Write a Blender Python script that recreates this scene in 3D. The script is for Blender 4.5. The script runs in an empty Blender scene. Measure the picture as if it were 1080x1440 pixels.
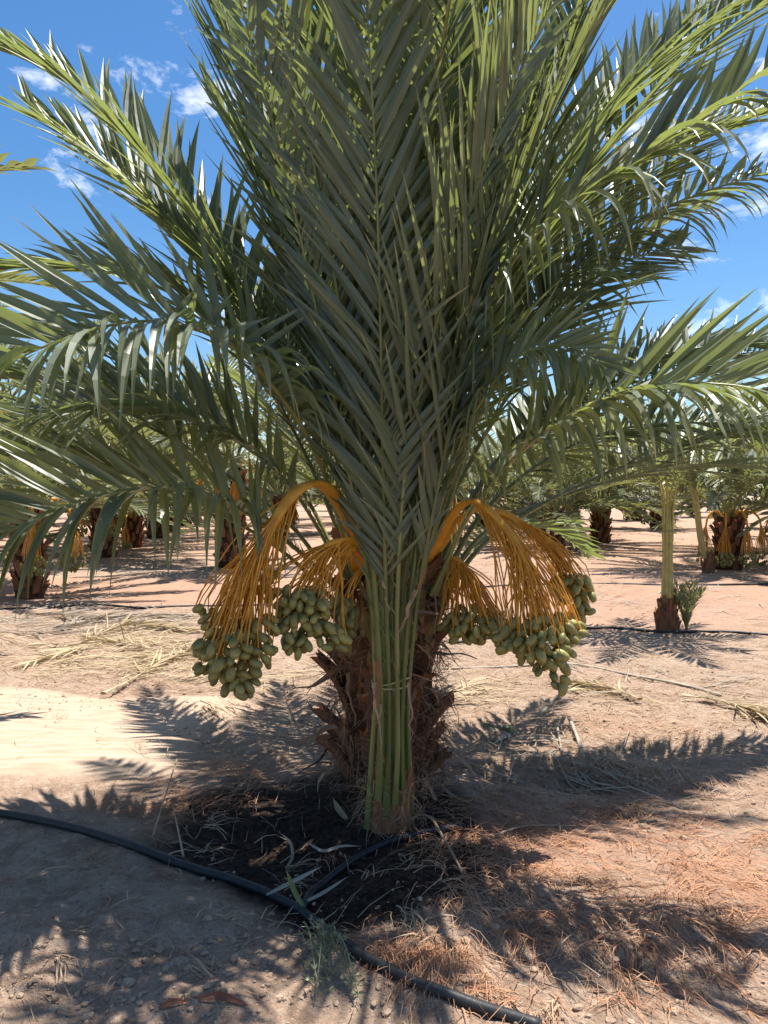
import bpy, math, random
from mathutils import Vector, Matrix, noise, Quaternion
random.seed(7)
R = math.radians
V = Vector
sc = bpy.context.scene
col = sc.collection
UP = V((0, 0, 1))

# ------------------------------------------------------------------ camera
CAM_H = 1.4
FPX = 1082.0
PITCH = math.atan(25 / FPX)
cam_d = bpy.data.cameras.new('camera')
cam = bpy.data.objects.new('camera', cam_d)
col.objects.link(cam)
cam.location = (0, 0, CAM_H)
cam.rotation_euler = (R(90) - PITCH, 0, 0)
cam_d.sensor_fit = 'VERTICAL'
cam_d.sensor_height = 36
cam_d.lens = 36 * FPX / 1440
cam_d.clip_end = 2000
sc.camera = cam

# ------------------------------------------------------------------ sky and sun
SUN_DIR = V((0.20, 0.20, 1.0)).normalized()          # towards the sun
sun_el = math.asin(SUN_DIR.z)
sun_az = math.atan2(SUN_DIR.x, SUN_DIR.y)
w = bpy.data.worlds.new('World')
sc.world = w
w.use_nodes = True
nt = w.node_tree
nt.nodes.clear()
wo = nt.nodes.new('ShaderNodeOutputWorld')
bg = nt.nodes.new('ShaderNodeBackground')
sky = nt.nodes.new('ShaderNodeTexSky')
sky.sky_type = 'NISHITA'
sky.sun_disc = False
sky.sun_elevation = sun_el
sky.sun_rotation = sun_az
sky.air_density = 1.0
sky.dust_density = 0.6
sky.ozone_density = 2.5
tc = nt.nodes.new('ShaderNodeTexCoord')
mp = nt.nodes.new('ShaderNodeMapping')
mp.inputs['Scale'].default_value = (1, 1, 2.2)
mp.inputs['Location'].default_value = (3.1, 0.4, 0.2)
n1 = nt.nodes.new('ShaderNodeTexNoise')
n1.inputs['Scale'].default_value = 10.0
n1.inputs['Detail'].default_value = 9
n1.inputs['Roughness'].default_value = 0.62
n1.inputs['Distortion'].default_value = 0.3
cr = nt.nodes.new('ShaderNodeValToRGB')
cr.color_ramp.elements[0].position = 0.56
cr.color_ramp.elements[1].position = 0.80
mx = nt.nodes.new('ShaderNodeMix')
mx.data_type = 'RGBA'
hs = nt.nodes.new('ShaderNodeHueSaturation')
hs.inputs['Saturation'].default_value = 1.3
hs.inputs['Value'].default_value = 1.0
L = nt.links.new
L(tc.outputs['Generated'], mp.inputs['Vector'])
L(mp.outputs['Vector'], n1.inputs['Vector'])
L(n1.outputs['Fac'], cr.inputs['Fac'])
L(cr.outputs['Color'], mx.inputs[0])
L(sky.outputs['Color'], hs.inputs['Color'])
L(hs.outputs['Color'], mx.inputs[6])
mx.inputs[7].default_value = (10.5, 10.6, 10.8, 1)
L(mx.outputs[2], bg.inputs['Color'])
bg.inputs['Strength'].default_value = 0.085
L(bg.outputs['Background'], wo.inputs['Surface'])

sun_d = bpy.data.lights.new('sun', 'SUN')
sun_d.energy = 5.0
sun_d.angle = R(0.53)
sun_d.color = (1.0, 0.955, 0.89)
sun = bpy.data.objects.new('sun', sun_d)
col.objects.link(sun)
sun.rotation_euler = SUN_DIR.to_track_quat('Z', 'Y').to_euler()
sun.location = SUN_DIR * 30

vs = sc.view_settings
vs.view_transform = 'Standard'
vs.look = 'None'
vs.exposure = 0.98
vs.gamma = 1
vs.use_curve_mapping = False
sc.render.engine = 'CYCLES'
sc.render.resolution_x = 768
sc.render.resolution_y = 1024
sc.cycles.max_bounces = 8
sc.cycles.transmission_bounces = 6
sc.cycles.diffuse_bounces = 5

# ------------------------------------------------------------------ helpers
cp, sp = math.cos(PITCH), math.sin(PITCH)


def ray(px, py):
    u = (px - 540) / FPX
    v = (720 - py) / FPX
    return V((u, cp + v * sp, -sp + v * cp))


def at(px, py, depth):
    r = ray(px, py)
    return V((0, 0, CAM_H)) + r * (depth / r.y)


def proj(p):
    q = p - V((0, 0, CAM_H))
    dz = q.y * cp - q.z * sp
    vv = q.y * sp + q.z * cp
    if dz < 0.05:
        return None
    return (540 + FPX * q.x / dz, 720 - FPX * vv / dz)


def ss(a, b, x):
    t = min(1, max(0, (x - a) / (b - a)))
    return t * t * (3 - 2 * t)


def ga(x, y, cx, cy, rx, ry):
    return math.exp(-(((x - cx) / rx) ** 2 + ((y - cy) / ry) ** 2))


def track(x, y):
    """smooth silty patch left of the palm"""
    edge = 5.05 - 0.10 * x + 0.12 * noise.noise((x * 1.3, 3.1, 0)) + .05 * noise.noise((x * 6, 1, 0))
    near = 3.62 + 0.10 * noise.noise((x * 2.1, 9.7, 0)) - 0.05 * x
    rx = -0.95 + 0.25 * noise.noise((y * 2.0, 5.5, 0))
    return ss(-0.14, 0.03, edge - y) * ss(-0.1, 0.25, y - near) * ss(-0.12, 0.22, rx - x)


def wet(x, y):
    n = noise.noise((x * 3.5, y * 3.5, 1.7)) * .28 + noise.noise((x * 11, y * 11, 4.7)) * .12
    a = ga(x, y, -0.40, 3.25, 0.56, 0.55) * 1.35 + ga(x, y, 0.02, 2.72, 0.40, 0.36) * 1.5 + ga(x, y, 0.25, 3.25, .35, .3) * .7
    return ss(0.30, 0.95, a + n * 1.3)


def height(x, y):
    far = ss(60, 9, y) if y > 0 else 1
    tr = track(x, y) if -5 < x < 1 and 3 < y < 6 else 0
    h = 0.045 * noise.noise((x * 0.55, y * 0.55, 0)) * far
    rough = 1 - 0.85 * tr
    h += rough * (0.024 * noise.noise((x * 2.3, y * 2.3, 2.2)) + 0.013 * noise.noise((x * 6.5, y * 6.5, 7.1))) * far
    if y < 9 and abs(x) < 5:
        h += rough * (0.008 * noise.noise((x * 15, y * 15, 3)) + 0.005 * abs(noise.noise((x * 31, y * 31, 5))))
    h += 0.02 * tr
    h -= 0.10 * ga(x, y, -0.33, 2.95, 0.42, 0.33)
    h += 0.05 * ga(x, y, -1.0, 2.2, 0.6, 0.35)
    h += 0.05 * ga(x, y, 0.1, 2.62, 0.22, 0.2)
    h += 0.03 * ga(x, y, 0.8, 2.5, 0.6, 0.4)
    h += 0.04 * ga(x, y, 0.05, 3.5, 0.4, 0.4)
    # shallow trench with clods to the right of the palm
    u = x - 0.95
    yy = 3.72 - 0.22 * u
    h += (-0.06 * math.exp(-((y - yy) / 0.11) ** 2) + 0.04 * math.exp(-((y - yy - .22) / 0.12) ** 2)) * math.exp(-(u / 0.55) ** 2)
    k = ga(x, y, -.9, 2.1, .9, .55) + .6 * ga(x, y, .9, 2.3, .7, .4)
    if k > .05:
        h += k * (.045 * noise.noise((x * 3.7, y * 3.7, 11)) + .03 * abs(noise.noise((x * 8, y * 8, 13))) + .012 * noise.noise((x * 19, y * 19, 17)))
    # animal hole
    h -= 0.10 * math.exp(-(((x - 0.70) / 0.030) ** 4 + ((y - 2.16) / 0.032) ** 4))
    # hollow under the hose
    h -= 0.06 * ga(x, y, -0.2, 2.5, 0.2, 0.12)
    return h


def ground_at(px, py):
    r = ray(px, py)
    o = V((0, 0, CAM_H))
    z = 0
    for _ in range(12):
        t = (z - o.z) / r.z
        p = o + r * t
        z = height(p.x, p.y)
    p.z = z
    return p


class MB:
    def __init__(self):
        self.v = []
        self.f = []
        self.m = []
        self.t = []

    def add(self, vs, fs, tint=0.5, mat=0):
        b = len(self.v)
        self.v.extend(vs)
        self.t.extend([tint] * len(vs))
        for f in fs:
            self.f.append(tuple(b + i for i in f))
            self.m.append(mat)

    def tube(self, pts, rad, n=6, tint=0.5, mat=0, flat=1.0, wide=None, cap=True):
        """rad: a number or a list; wide: optional direction of the wide axis"""
        vs = []
        k = len(pts)
        prev = None
        for i, p in enumerate(pts):
            t = (pts[min(i + 1, k - 1)] - pts[max(i - 1, 0)])
            t = t.normalized() if t.length > 1e-9 else UP.copy()
            a = wide.copy() if wide is not None else (prev.copy() if prev is not None else (V((1, 0.13, 0.2)) if abs(t.x) < .8 else V((0.1, 1, .2))))
            a = a - t * a.dot(t)
            a.normalize()
            prev = a
            b = t.cross(a)
            r = rad[i] if isinstance(rad, (list, tuple)) else rad
            for j in range(n):
                an = 2 * math.pi * j / n
                vs.append(p + a * (math.cos(an) * r) + b * (math.sin(an) * r * flat))
        fs = []
        for i in range(k - 1):
            for j in range(n):
                j2 = (j + 1) % n
                fs.append((i * n + j, i * n + j2, (i + 1) * n + j2, (i + 1) * n + j))
        if cap:
            fs.append(tuple(range(n - 1, -1, -1)))
            fs.append(tuple((k - 1) * n + j for j in range(n)))
        self.add(vs, fs, tint, mat)

    def ribbon(self, pts, wd, side, tint=0.5, mat=0):
        vs = []
        k = len(pts)
        for i, p in enumerate(pts):
            ww = wd * (1 - 0.75 * i / (k - 1)) * .5
            vs += [p - side * ww, p + side * ww]
        self.add(vs, [(2 * i, 2 * i + 1, 2 * i + 3, 2 * i + 2) for i in range(k - 1)], tint, mat)

    def build(self, name, mats, parent=None, smooth=False):
        me = bpy.data.meshes.new(name)
        me.from_pydata([tuple(v) for v in self.v], [], self.f)
        for m in mats:
            me.materials.append(m)
        if len(mats) > 1:
            me.polygons.foreach_set('material_index', self.m)
        at_ = me.attributes.new('tint', 'FLOAT', 'POINT')
        at_.data.foreach_set('value', self.t)
        if smooth:
            me.polygons.foreach_set('use_smooth', [True] * len(me.polygons))
        me.update()
        return link(name, me, parent)


def link(name, me, parent=None):
    o = bpy.data.objects.new(name, me)
    col.objects.link(o)
    if parent is not None:
        o.parent = parent
        if parent.parent is None and parent.type == 'EMPTY':
            o.matrix_parent_inverse = Matrix.Translation(-parent.location)
    return o


def tag(o, label=None, cat=None, group=None, kind=None):
    if label:
        o['label'] = label
    if cat:
        o['category'] = cat
    if group:
        o['group'] = group
    if kind:
        o['kind'] = kind
    return o


def thing(name, loc, label, cat, group=None):
    o = bpy.data.objects.new(name, None)
    o.empty_display_size = 0.1
    col.objects.link(o)
    o.location = loc
    return tag(o, label, cat, group)


def copy_tree(o, parent=None):
    c = o.copy()
    col.objects.link(c)
    c.parent = parent
    for ch in list(o.children):
        copy_tree(ch, c)
    return c


def spline(pts, n):
    """Catmull-Rom through pts, n samples roughly even in arc length"""
    P = [pts[0] * 2 - pts[1]] + list(pts) + [pts[-1] * 2 - pts[-2]]
    raw = []
    for i in range(1, len(P) - 2):
        for k in range(12):
            t = k / 12
            a, b, c, d = P[i - 1], P[i], P[i + 1], P[i + 2]
            raw.append(.5 * ((2 * b) + (c - a) * t + (2 * a - 5 * b + 4 * c - d) * t * t + (3 * b - a - 3 * c + d) * t ** 3))
    raw.append(P[-2])
    acc = [0]
    for i in range(1, len(raw)):
        acc.append(acc[-1] + (raw[i] - raw[i - 1]).length)
    out = []
    j = 0
    for k in range(n):
        s = acc[-1] * k / (n - 1)
        while j < len(acc) - 2 and acc[j + 1] < s:
            j += 1
        q = (s - acc[j]) / max(1e-9, acc[j + 1] - acc[j])
        out.append(raw[j].lerp(raw[j + 1], min(1, max(0, q))))
    return out, acc[-1]


# ------------------------------------------------------------------ materials
def mat_base(name):
    m = bpy.data.materials.new(name)
    m.use_nodes = True
    nt = m.node_tree
    nt.nodes.clear()
    out = nt.nodes.new('ShaderNodeOutputMaterial')
    return m, nt, out


def N(nt, kind, **kw):
    n = nt.nodes.new(kind)
    for k, v in kw.items():
        if k in n.inputs:
            n.inputs[k].default_value = v
        else:
            setattr(n, k, v)
    return n


def mixc(nt, fac, a, b, mode='MIX'):
    n = nt.nodes.new('ShaderNodeMix')
    n.data_type = 'RGBA'
    n.blend_type = mode
    for idx, val in ((0, fac), (6, a), (7, b)):
        if hasattr(val, 'is_linked') or hasattr(val, 'links'):
            nt.links.new(val, n.inputs[idx])
        elif idx == 0:
            n.inputs[0].default_value = val
        else:
            n.inputs[idx].default_value = (*val, 1) if len(val) == 3 else val
    return n.outputs[2]


def ramp(nt, src, a, b):
    n = nt.nodes.new('ShaderNodeMapRange')
    n.inputs['From Min'].default_value = a
    n.inputs['From Max'].default_value = b
    n.clamp = True
    nt.links.new(src, n.inputs['Value'])
    return n.outputs['Result']


def plant_mat(name, dark, light, trans=None, tfac=0.0, rough=0.5, spec=0.5, nscale=9, namt=0.35, bump=0.0, stretch=None, bscale=60, tip=None):
    m, nt, out = mat_base(name)
    a = N(nt, 'ShaderNodeAttribute', attribute_name='tint')
    g = N(nt, 'ShaderNodeNewGeometry')
    nz = N(nt, 'ShaderNodeTexNoise', Scale=nscale, Detail=4.0, Roughness=.6)
    src = g.outputs['Position']
    if stretch:
        mpn = N(nt, 'ShaderNodeMapping')
        mpn.inputs['Scale'].default_value = stretch
        nt.links.new(src, mpn.inputs['Vector'])
        src = mpn.outputs['Vector']
    nt.links.new(src, nz.inputs['Vector'])
    c = mixc(nt, a.outputs['Fac'], dark, light)
    c2 = mixc(nt, ramp(nt, nz.outputs['Fac'], .3, .7), tuple(x * (1 - namt) for x in dark), tuple(min(1, x * (1 + namt)) for x in light))
    c = mixc(nt, 0.4, c, c2)
    if tip:
        c = mixc(nt, ramp(nt, a.outputs['Fac'], 1.05, 1.7), c, tip)
    b = N(nt, 'ShaderNodeBsdfPrincipled', Roughness=rough)
    b.inputs['Specular IOR Level'].default_value = spec
    nt.links.new(c, b.inputs['Base Color'])
    if bump:
        nb = N(nt, 'ShaderNodeTexNoise', Scale=bscale, Detail=5.0, Roughness=.7)
        nt.links.new(src, nb.inputs['Vector'])
        bp = N(nt, 'ShaderNodeBump', Strength=bump, Distance=0.01)
        nt.links.new(nb.outputs['Fac'], bp.inputs['Height'])
        nt.links.new(bp.outputs['Normal'], b.inputs['Normal'])
    sh = b.outputs['BSDF']
    if tfac:
        t = N(nt, 'ShaderNodeBsdfTranslucent')
        tcx = mixc(nt, a.outputs['Fac'], tuple(x * .75 for x in trans), trans)
        nt.links.new(tcx, t.inputs['Color'])
        mxs = N(nt, 'ShaderNodeMixShader')
        mxs.inputs['Fac'].default_value = tfac
        nt.links.new(sh, mxs.inputs[1])
        nt.links.new(t.outputs['BSDF'], mxs.inputs[2])
        sh = mxs.outputs['Shader']
    nt.links.new(sh, out.inputs['Surface'])
    return m


M = {}
M['leaf'] = plant_mat('palm_leaf', (0.092, 0.118, 0.070), (0.160, 0.190, 0.122), (0.40, 0.47, 0.11), 0.36, rough=0.40, spec=0.65, nscale=5, tip=(0.42, 0.33, 0.16))
M['leaf_far'] = plant_mat('palm_leaf_pale', (0.12, 0.135, 0.080), (0.18, 0.195, 0.125), (0.38, 0.40, 0.10), 0.30, rough=0.45, spec=.5, nscale=4)
M['petiole'] = plant_mat('petiole_green', (0.15, 0.16, 0.045), (0.24, 0.24, 0.08), rough=0.42, nscale=14, namt=.3, bump=.15)
M['petiole_off'] = plant_mat('offshoot_petiole', (0.055, 0.078, 0.018), (0.26, 0.26, 0.075), rough=0.42, nscale=12, namt=.35, bump=.2, stretch=(1, 1, .12), bscale=90)
M['petiole_yellow'] = plant_mat('yellow_petiole', (0.20, 0.17, 0.045), (0.42, 0.35, 0.11), rough=0.45, nscale=14, namt=.3)
M['stalk'] = plant_mat('fruit_stalk', (0.62, 0.26, 0.022), (0.82, 0.46, 0.065), (0.9, 0.45, 0.05), 0.3, rough=0.42, nscale=18)
M['date'] = plant_mat('unripe_date', (0.105, 0.100, 0.028), (0.33, 0.30, 0.095), rough=0.46, spec=.45, nscale=22, namt=.3, bump=.05)
M['calyx'] = plant_mat('date_calyx', (0.45, 0.24, 0.05), (0.55, 0.30, 0.07), rough=.6)
M['boot'] = plant_mat('leaf_base_bark', (0.060, 0.027, 0.016), (0.28, 0.135, 0.075), rough=0.85, spec=.2, nscale=16, namt=.6, bump=.9, stretch=(1, 1, .22), bscale=70)
M['cut'] = plant_mat('cut_leaf_base', (0.16, 0.055, 0.022), (0.42, 0.16, 0.055), rough=0.8, spec=.2, nscale=30, namt=.5, bump=.7)
M['freshbase'] = plant_mat('fresh_leaf_base', (0.16, 0.095, 0.03), (0.26, 0.22, 0.065), rough=0.55, spec=.3, nscale=7, namt=.7, bump=.4, stretch=(1, 1, .3), bscale=70)
M['fibre'] = plant_mat('trunk_fibre', (0.11, 0.055, 0.030), (0.36, 0.24, 0.16), rough=0.9, spec=.1)
M['core'] = plant_mat('trunk_core', (0.030, 0.016, 0.010), (0.08, 0.04, 0.022), rough=0.95, spec=.1, nscale=20, bump=1.0, bscale=50)
M['husk'] = plant_mat('offshoot_husk', (0.16, 0.062, 0.026), (0.40, 0.18, 0.080), rough=0.85, spec=.15, nscale=25, namt=.5, bump=1.0, stretch=(1, 1, .3), bscale=60)
M['straw'] = plant_mat('dry_straw', (0.30, 0.19, 0.11), (0.56, 0.42, 0.28), (0.5, 0.36, 0.2), 0.15, rough=0.75, spec=.2)
M['rust'] = plant_mat('rusty_grass', (0.27, 0.110, 0.058), (0.60, 0.345, 0.195), (0.55, 0.26, 0.12), 0.2, rough=0.8, spec=.2)
M['deadleaf'] = plant_mat('dead_frond', (0.34, 0.25, 0.14), (0.56, 0.45, 0.29), (0.6, 0.46, 0.22), 0.15, rough=0.7, spec=.25)
M['greyleaf'] = plant_mat('weathered_frond', (0.24, 0.19, 0.14), (0.44, 0.37, 0.29), (0.4, 0.3, 0.2), 0.1, rough=0.75, spec=.25)
M['hose'] = plant_mat('black_hose', (0.012, 0.012, 0.013), (0.030, 0.030, 0.031), rough=0.5, spec=.4, nscale=30, namt=.6, bump=.15)
M['clod'] = plant_mat('soil_clod', (0.27, 0.185, 0.125), (0.42, 0.305, 0.215), rough=0.95, spec=.1, nscale=30, bump=.6)
M['darkclod'] = plant_mat('wet_clod', (0.02, 0.013, 0.009), (0.06, 0.038, 0.026), rough=0.9, spec=.15, nscale=30, bump=.6)
M['weed'] = plant_mat('weed_green', (0.16, 0.17, 0.09), (0.27, 0.28, 0.16), (0.3, 0.32, 0.12), 0.2, rough=0.6)
M['twine'] = plant_mat('twine', (0.33, 0.30, 0.12), (0.45, 0.40, 0.2), rough=.8)
M['sheath'] = plant_mat('pale_sheath', (0.28, 0.22, 0.155), (0.46, 0.38, 0.29), (0.5, 0.42, 0.3), .12, rough=.7)
M['brownleaf'] = plant_mat('brown_scrap', (0.13, 0.045, 0.028), (0.24, 0.09, 0.05), rough=.8)


def soil_mat():
    m, nt, out = mat_base('dry_soil')
    g = N(nt, 'ShaderNodeNewGeometry')
    P = g.outputs['Position']

    def nz(s, d=5.0, r=.6):
        n = N(nt, 'ShaderNodeTexNoise', Scale=s, Detail=d, Roughness=r)
        nt.links.new(P, n.inputs['Vector'])
        return n.outputs['Fac']
    aw = N(nt, 'ShaderNodeAttribute', attribute_name='wet').outputs['Fac']
    ao = N(nt, 'ShaderNodeAttribute', attribute_name='rust').outputs['Fac']
    asx = N(nt, 'ShaderNodeAttribute', attribute_name='silt').outputs['Fac']
    c = mixc(nt, ramp(nt, nz(1.1), .35, .65), (0.37, 0.255, 0.178), (0.46, 0.33, 0.24))
    c = mixc(nt, ramp(nt, nz(7, 6, .7), .45, .62), c, (0.29, 0.19, 0.128))
    c = mixc(nt, ramp(nt, nz(24, 6, .75), .52, .66), c, (0.53, 0.41, 0.31))
    c = mixc(nt, ramp(nt, nz(60, 5, .8), .54, .64), c, (0.20, 0.13, 0.088))  # light and dark specks put into the colour make up for weak bump shading
    c = mixc(nt, ramp(nt, nz(170, 3, .7), .56, .70), c, (0.52, 0.41, 0.31))
    stm_ = N(nt, 'ShaderNodeMapping')
    stm_.inputs['Scale'].default_value = (1.6, 9, 1)
    stm_.inputs['Rotation'].default_value = (0, 0, .12)
    nt.links.new(P, stm_.inputs['Vector'])
    sn = N(nt, 'ShaderNodeTexNoise', Scale=2.2, Detail=7.0, Roughness=.65)
    nt.links.new(stm_.outputs['Vector'], sn.inputs['Vector'])
    c = mixc(nt, asx, c, mixc(nt, ramp(nt, sn.outputs['Fac'], .38, .62), (0.36, 0.262, 0.185), (0.47, 0.365, 0.272)))
    # rusty plant litter colour
    mm = N(nt, 'ShaderNodeMath', operation='MULTIPLY')
    nt.links.new(ao, mm.inputs[0])
    nt.links.new(ramp(nt, nz(16, 6, .7), .30, .55), mm.inputs[1])
    c = mixc(nt, mm.outputs[0], c, mixc(nt, ramp(nt, nz(60, 3), .3, .7), (0.38, 0.19, 0.12), (0.56, 0.335, 0.225)))
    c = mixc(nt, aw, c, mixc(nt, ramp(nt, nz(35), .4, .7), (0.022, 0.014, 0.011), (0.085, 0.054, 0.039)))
    b = N(nt, 'ShaderNodeBsdfPrincipled', Roughness=.95)
    b.inputs['Specular IOR Level'].default_value = .12
    nt.links.new(c, b.inputs['Base Color'])
    # relief
    def mul(a, k):
        n = N(nt, 'ShaderNodeMath', operation='MULTIPLY')
        nt.links.new(a, n.inputs[0])
        n.inputs[1].default_value = k
        return n.outputs[0]

    def addn(a, b_):
        n = N(nt, 'ShaderNodeMath', operation='ADD')
        nt.links.new(a, n.inputs[0])
        nt.links.new(b_, n.inputs[1])
        return n.outputs[0]
    v = N(nt, 'ShaderNodeTexVoronoi', Scale=38.0)
    nt.links.new(P, v.inputs['Vector'])
    hgt = addn(addn(mul(nz(20, 6, .7), 1.0), mul(nz(90, 4, .75), .5)), mul(v.outputs['Distance'], -.35))
    inv = N(nt, 'ShaderNodeMath', operation='SUBTRACT')
    inv.inputs[0].default_value = 1.0
    nt.links.new(mul(asx, .75), inv.inputs[1])
    bp = N(nt, 'ShaderNodeBump', Distance=0.035)
    nt.links.new(mul(inv.outputs[0], .9), bp.inputs['Strength'])
    nt.links.new(hgt, bp.inputs['Height'])
    nt.links.new(bp.outputs['Normal'], b.inputs['Normal'])
    nt.links.new(b.outputs['BSDF'], out.inputs['Surface'])
    return m


M['soil'] = soil_mat()

# ------------------------------------------------------------------ ground
def axis(segs):
    out = []
    for a, b, st in segs:
        n = max(1, int(round((b - a) / st)))
        out += [a + (b - a) * i / n for i in range(n)]
    out.append(segs[-1][1])
    return out


def geo(a, b, k):
    out = []
    x = a
    st = k
    while x < b:
        out.append(x)
        x += st
        st *= 1.16
    out.append(b)
    return out


def rust_mask(x, y):
    if y > 40:
        return 0.3
    n = noise.noise((x * .9, y * .9, 8)) * .5
    a = ss(9.0, 10.2, y) * ss(13.5, 11.8, y) * (.95 + n)
    a = max(a, .55 * ss(7.4, 8.4, y) * ss(1.2, 2.2, x) + n * .3)
    a = max(a, .55 * ss(14, 19, y) + n * .7)
    a = max(a, ga(x, y, .62, 3.1, .62, .42) * .9 + n * .3)
    a = max(a, ga(x, y, 1.25, 2.75, .4, .35) * .8 + n * .3)
    a = max(a, ga(x, y, -.75, 3.45, .28, .18) * .9 + n * .2)
    a = max(a, ga(x, y, 1.3, 4.6, .5, .25) * .6 + n * .2)
    return max(0, min(1, a))


xs_r = axis([(0, 1.6, .016), (1.6, 3.2, .035)]) + geo(3.24, 420, .08)
xs = [-x for x in reversed(xs_r[1:])] + xs_r
ys = [-400, -200, -100, -50, -25, -12, -6, -3, -1.5, -.5, .3, .9, 1.3] + axis([(1.5, 4.2, .016), (4.2, 6.5, .035)]) + geo(6.54, 600, .07)
gv = []
gw, go_, gs = [], [], []
for y in ys:
    for x in xs:
        near = abs(x) < 6 and 1 < y < 14
        gv.append((x, y, height(x, y) if (abs(x) < 60 and -5 < y < 90) else 0))
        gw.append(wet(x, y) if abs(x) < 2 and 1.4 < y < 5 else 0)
        go_.append(rust_mask(x, y))
        gs.append(track(x, y) if -7 < x < 1 and 3 < y < 6 else 0)
nx = len(xs)
gf = [(j * nx + i, j * nx + i + 1, (j + 1) * nx + i + 1, (j + 1) * nx + i) for j in range(len(ys) - 1) for i in range(nx - 1)]
me = bpy.data.meshes.new('ground')
me.from_pydata(gv, [], gf)
me.materials.append(M['soil'])
for nm, arr in (('wet', gw), ('rust', go_), ('silt', gs)):
    me.attributes.new(nm, 'FLOAT', 'POINT').data.foreach_set('value', arr)
me.polygons.foreach_set('use_smooth', [True] * len(gf))
me.update()
tag(link('ground', me), 'dry sandy orchard ground with rusty litter and a wet black basin', 'ground', kind='structure')

# ------------------------------------------------------------------ fronds
WPROF = [0.30, 0.78, 1.0, 0.92, 0.66, 0.34]


def leaflet(mb, p, D, Nn, Ln, wd, droop, fold, tint, curl=0.0, floor=None, tipdry=0):
    nseg = len(WPROF)
    d = D.normalized()
    q = p.copy()
    vs = []
    step = Ln / nseg
    for k in range(nseg + 1):
        W = d.cross(Nn)
        if W.length < 1e-4:
            W = d.cross(V((.3, .5, .8)))
        W.normalize()
        U = W.cross(d)
        if k < nseg:
            hw = wd * WPROF[k] * .5
            vs += [q - W * hw, q - U * (fold * hw), q + W * hw]
        else:
            vs.append(q.copy())
        d = (d + V((0, 0, -droop * (0.4 + k / nseg))) + W * curl).normalized()
        q = q + d * step
    if floor:
        vs = [V((v.x, v.y, max(v.z, height(v.x, v.y) + floor))) for v in vs]
    fs = []
    for k in range(nseg - 1):
        a = 3 * k
        fs += [(a, a + 1, a + 4, a + 3), (a + 1, a + 2, a + 5, a + 4)]
    a = 3 * (nseg - 1)
    e = 3 * nseg
    fs += [(a, a + 1, e), (a + 1, a + 2, e)]
    mb.add(vs, fs, tint)
    if tipdry:
        mb.t[-1] = 1.9
        for k in (-2, -3, -4):
            mb.t[k] = max(tint, tipdry)
    return vs


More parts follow.
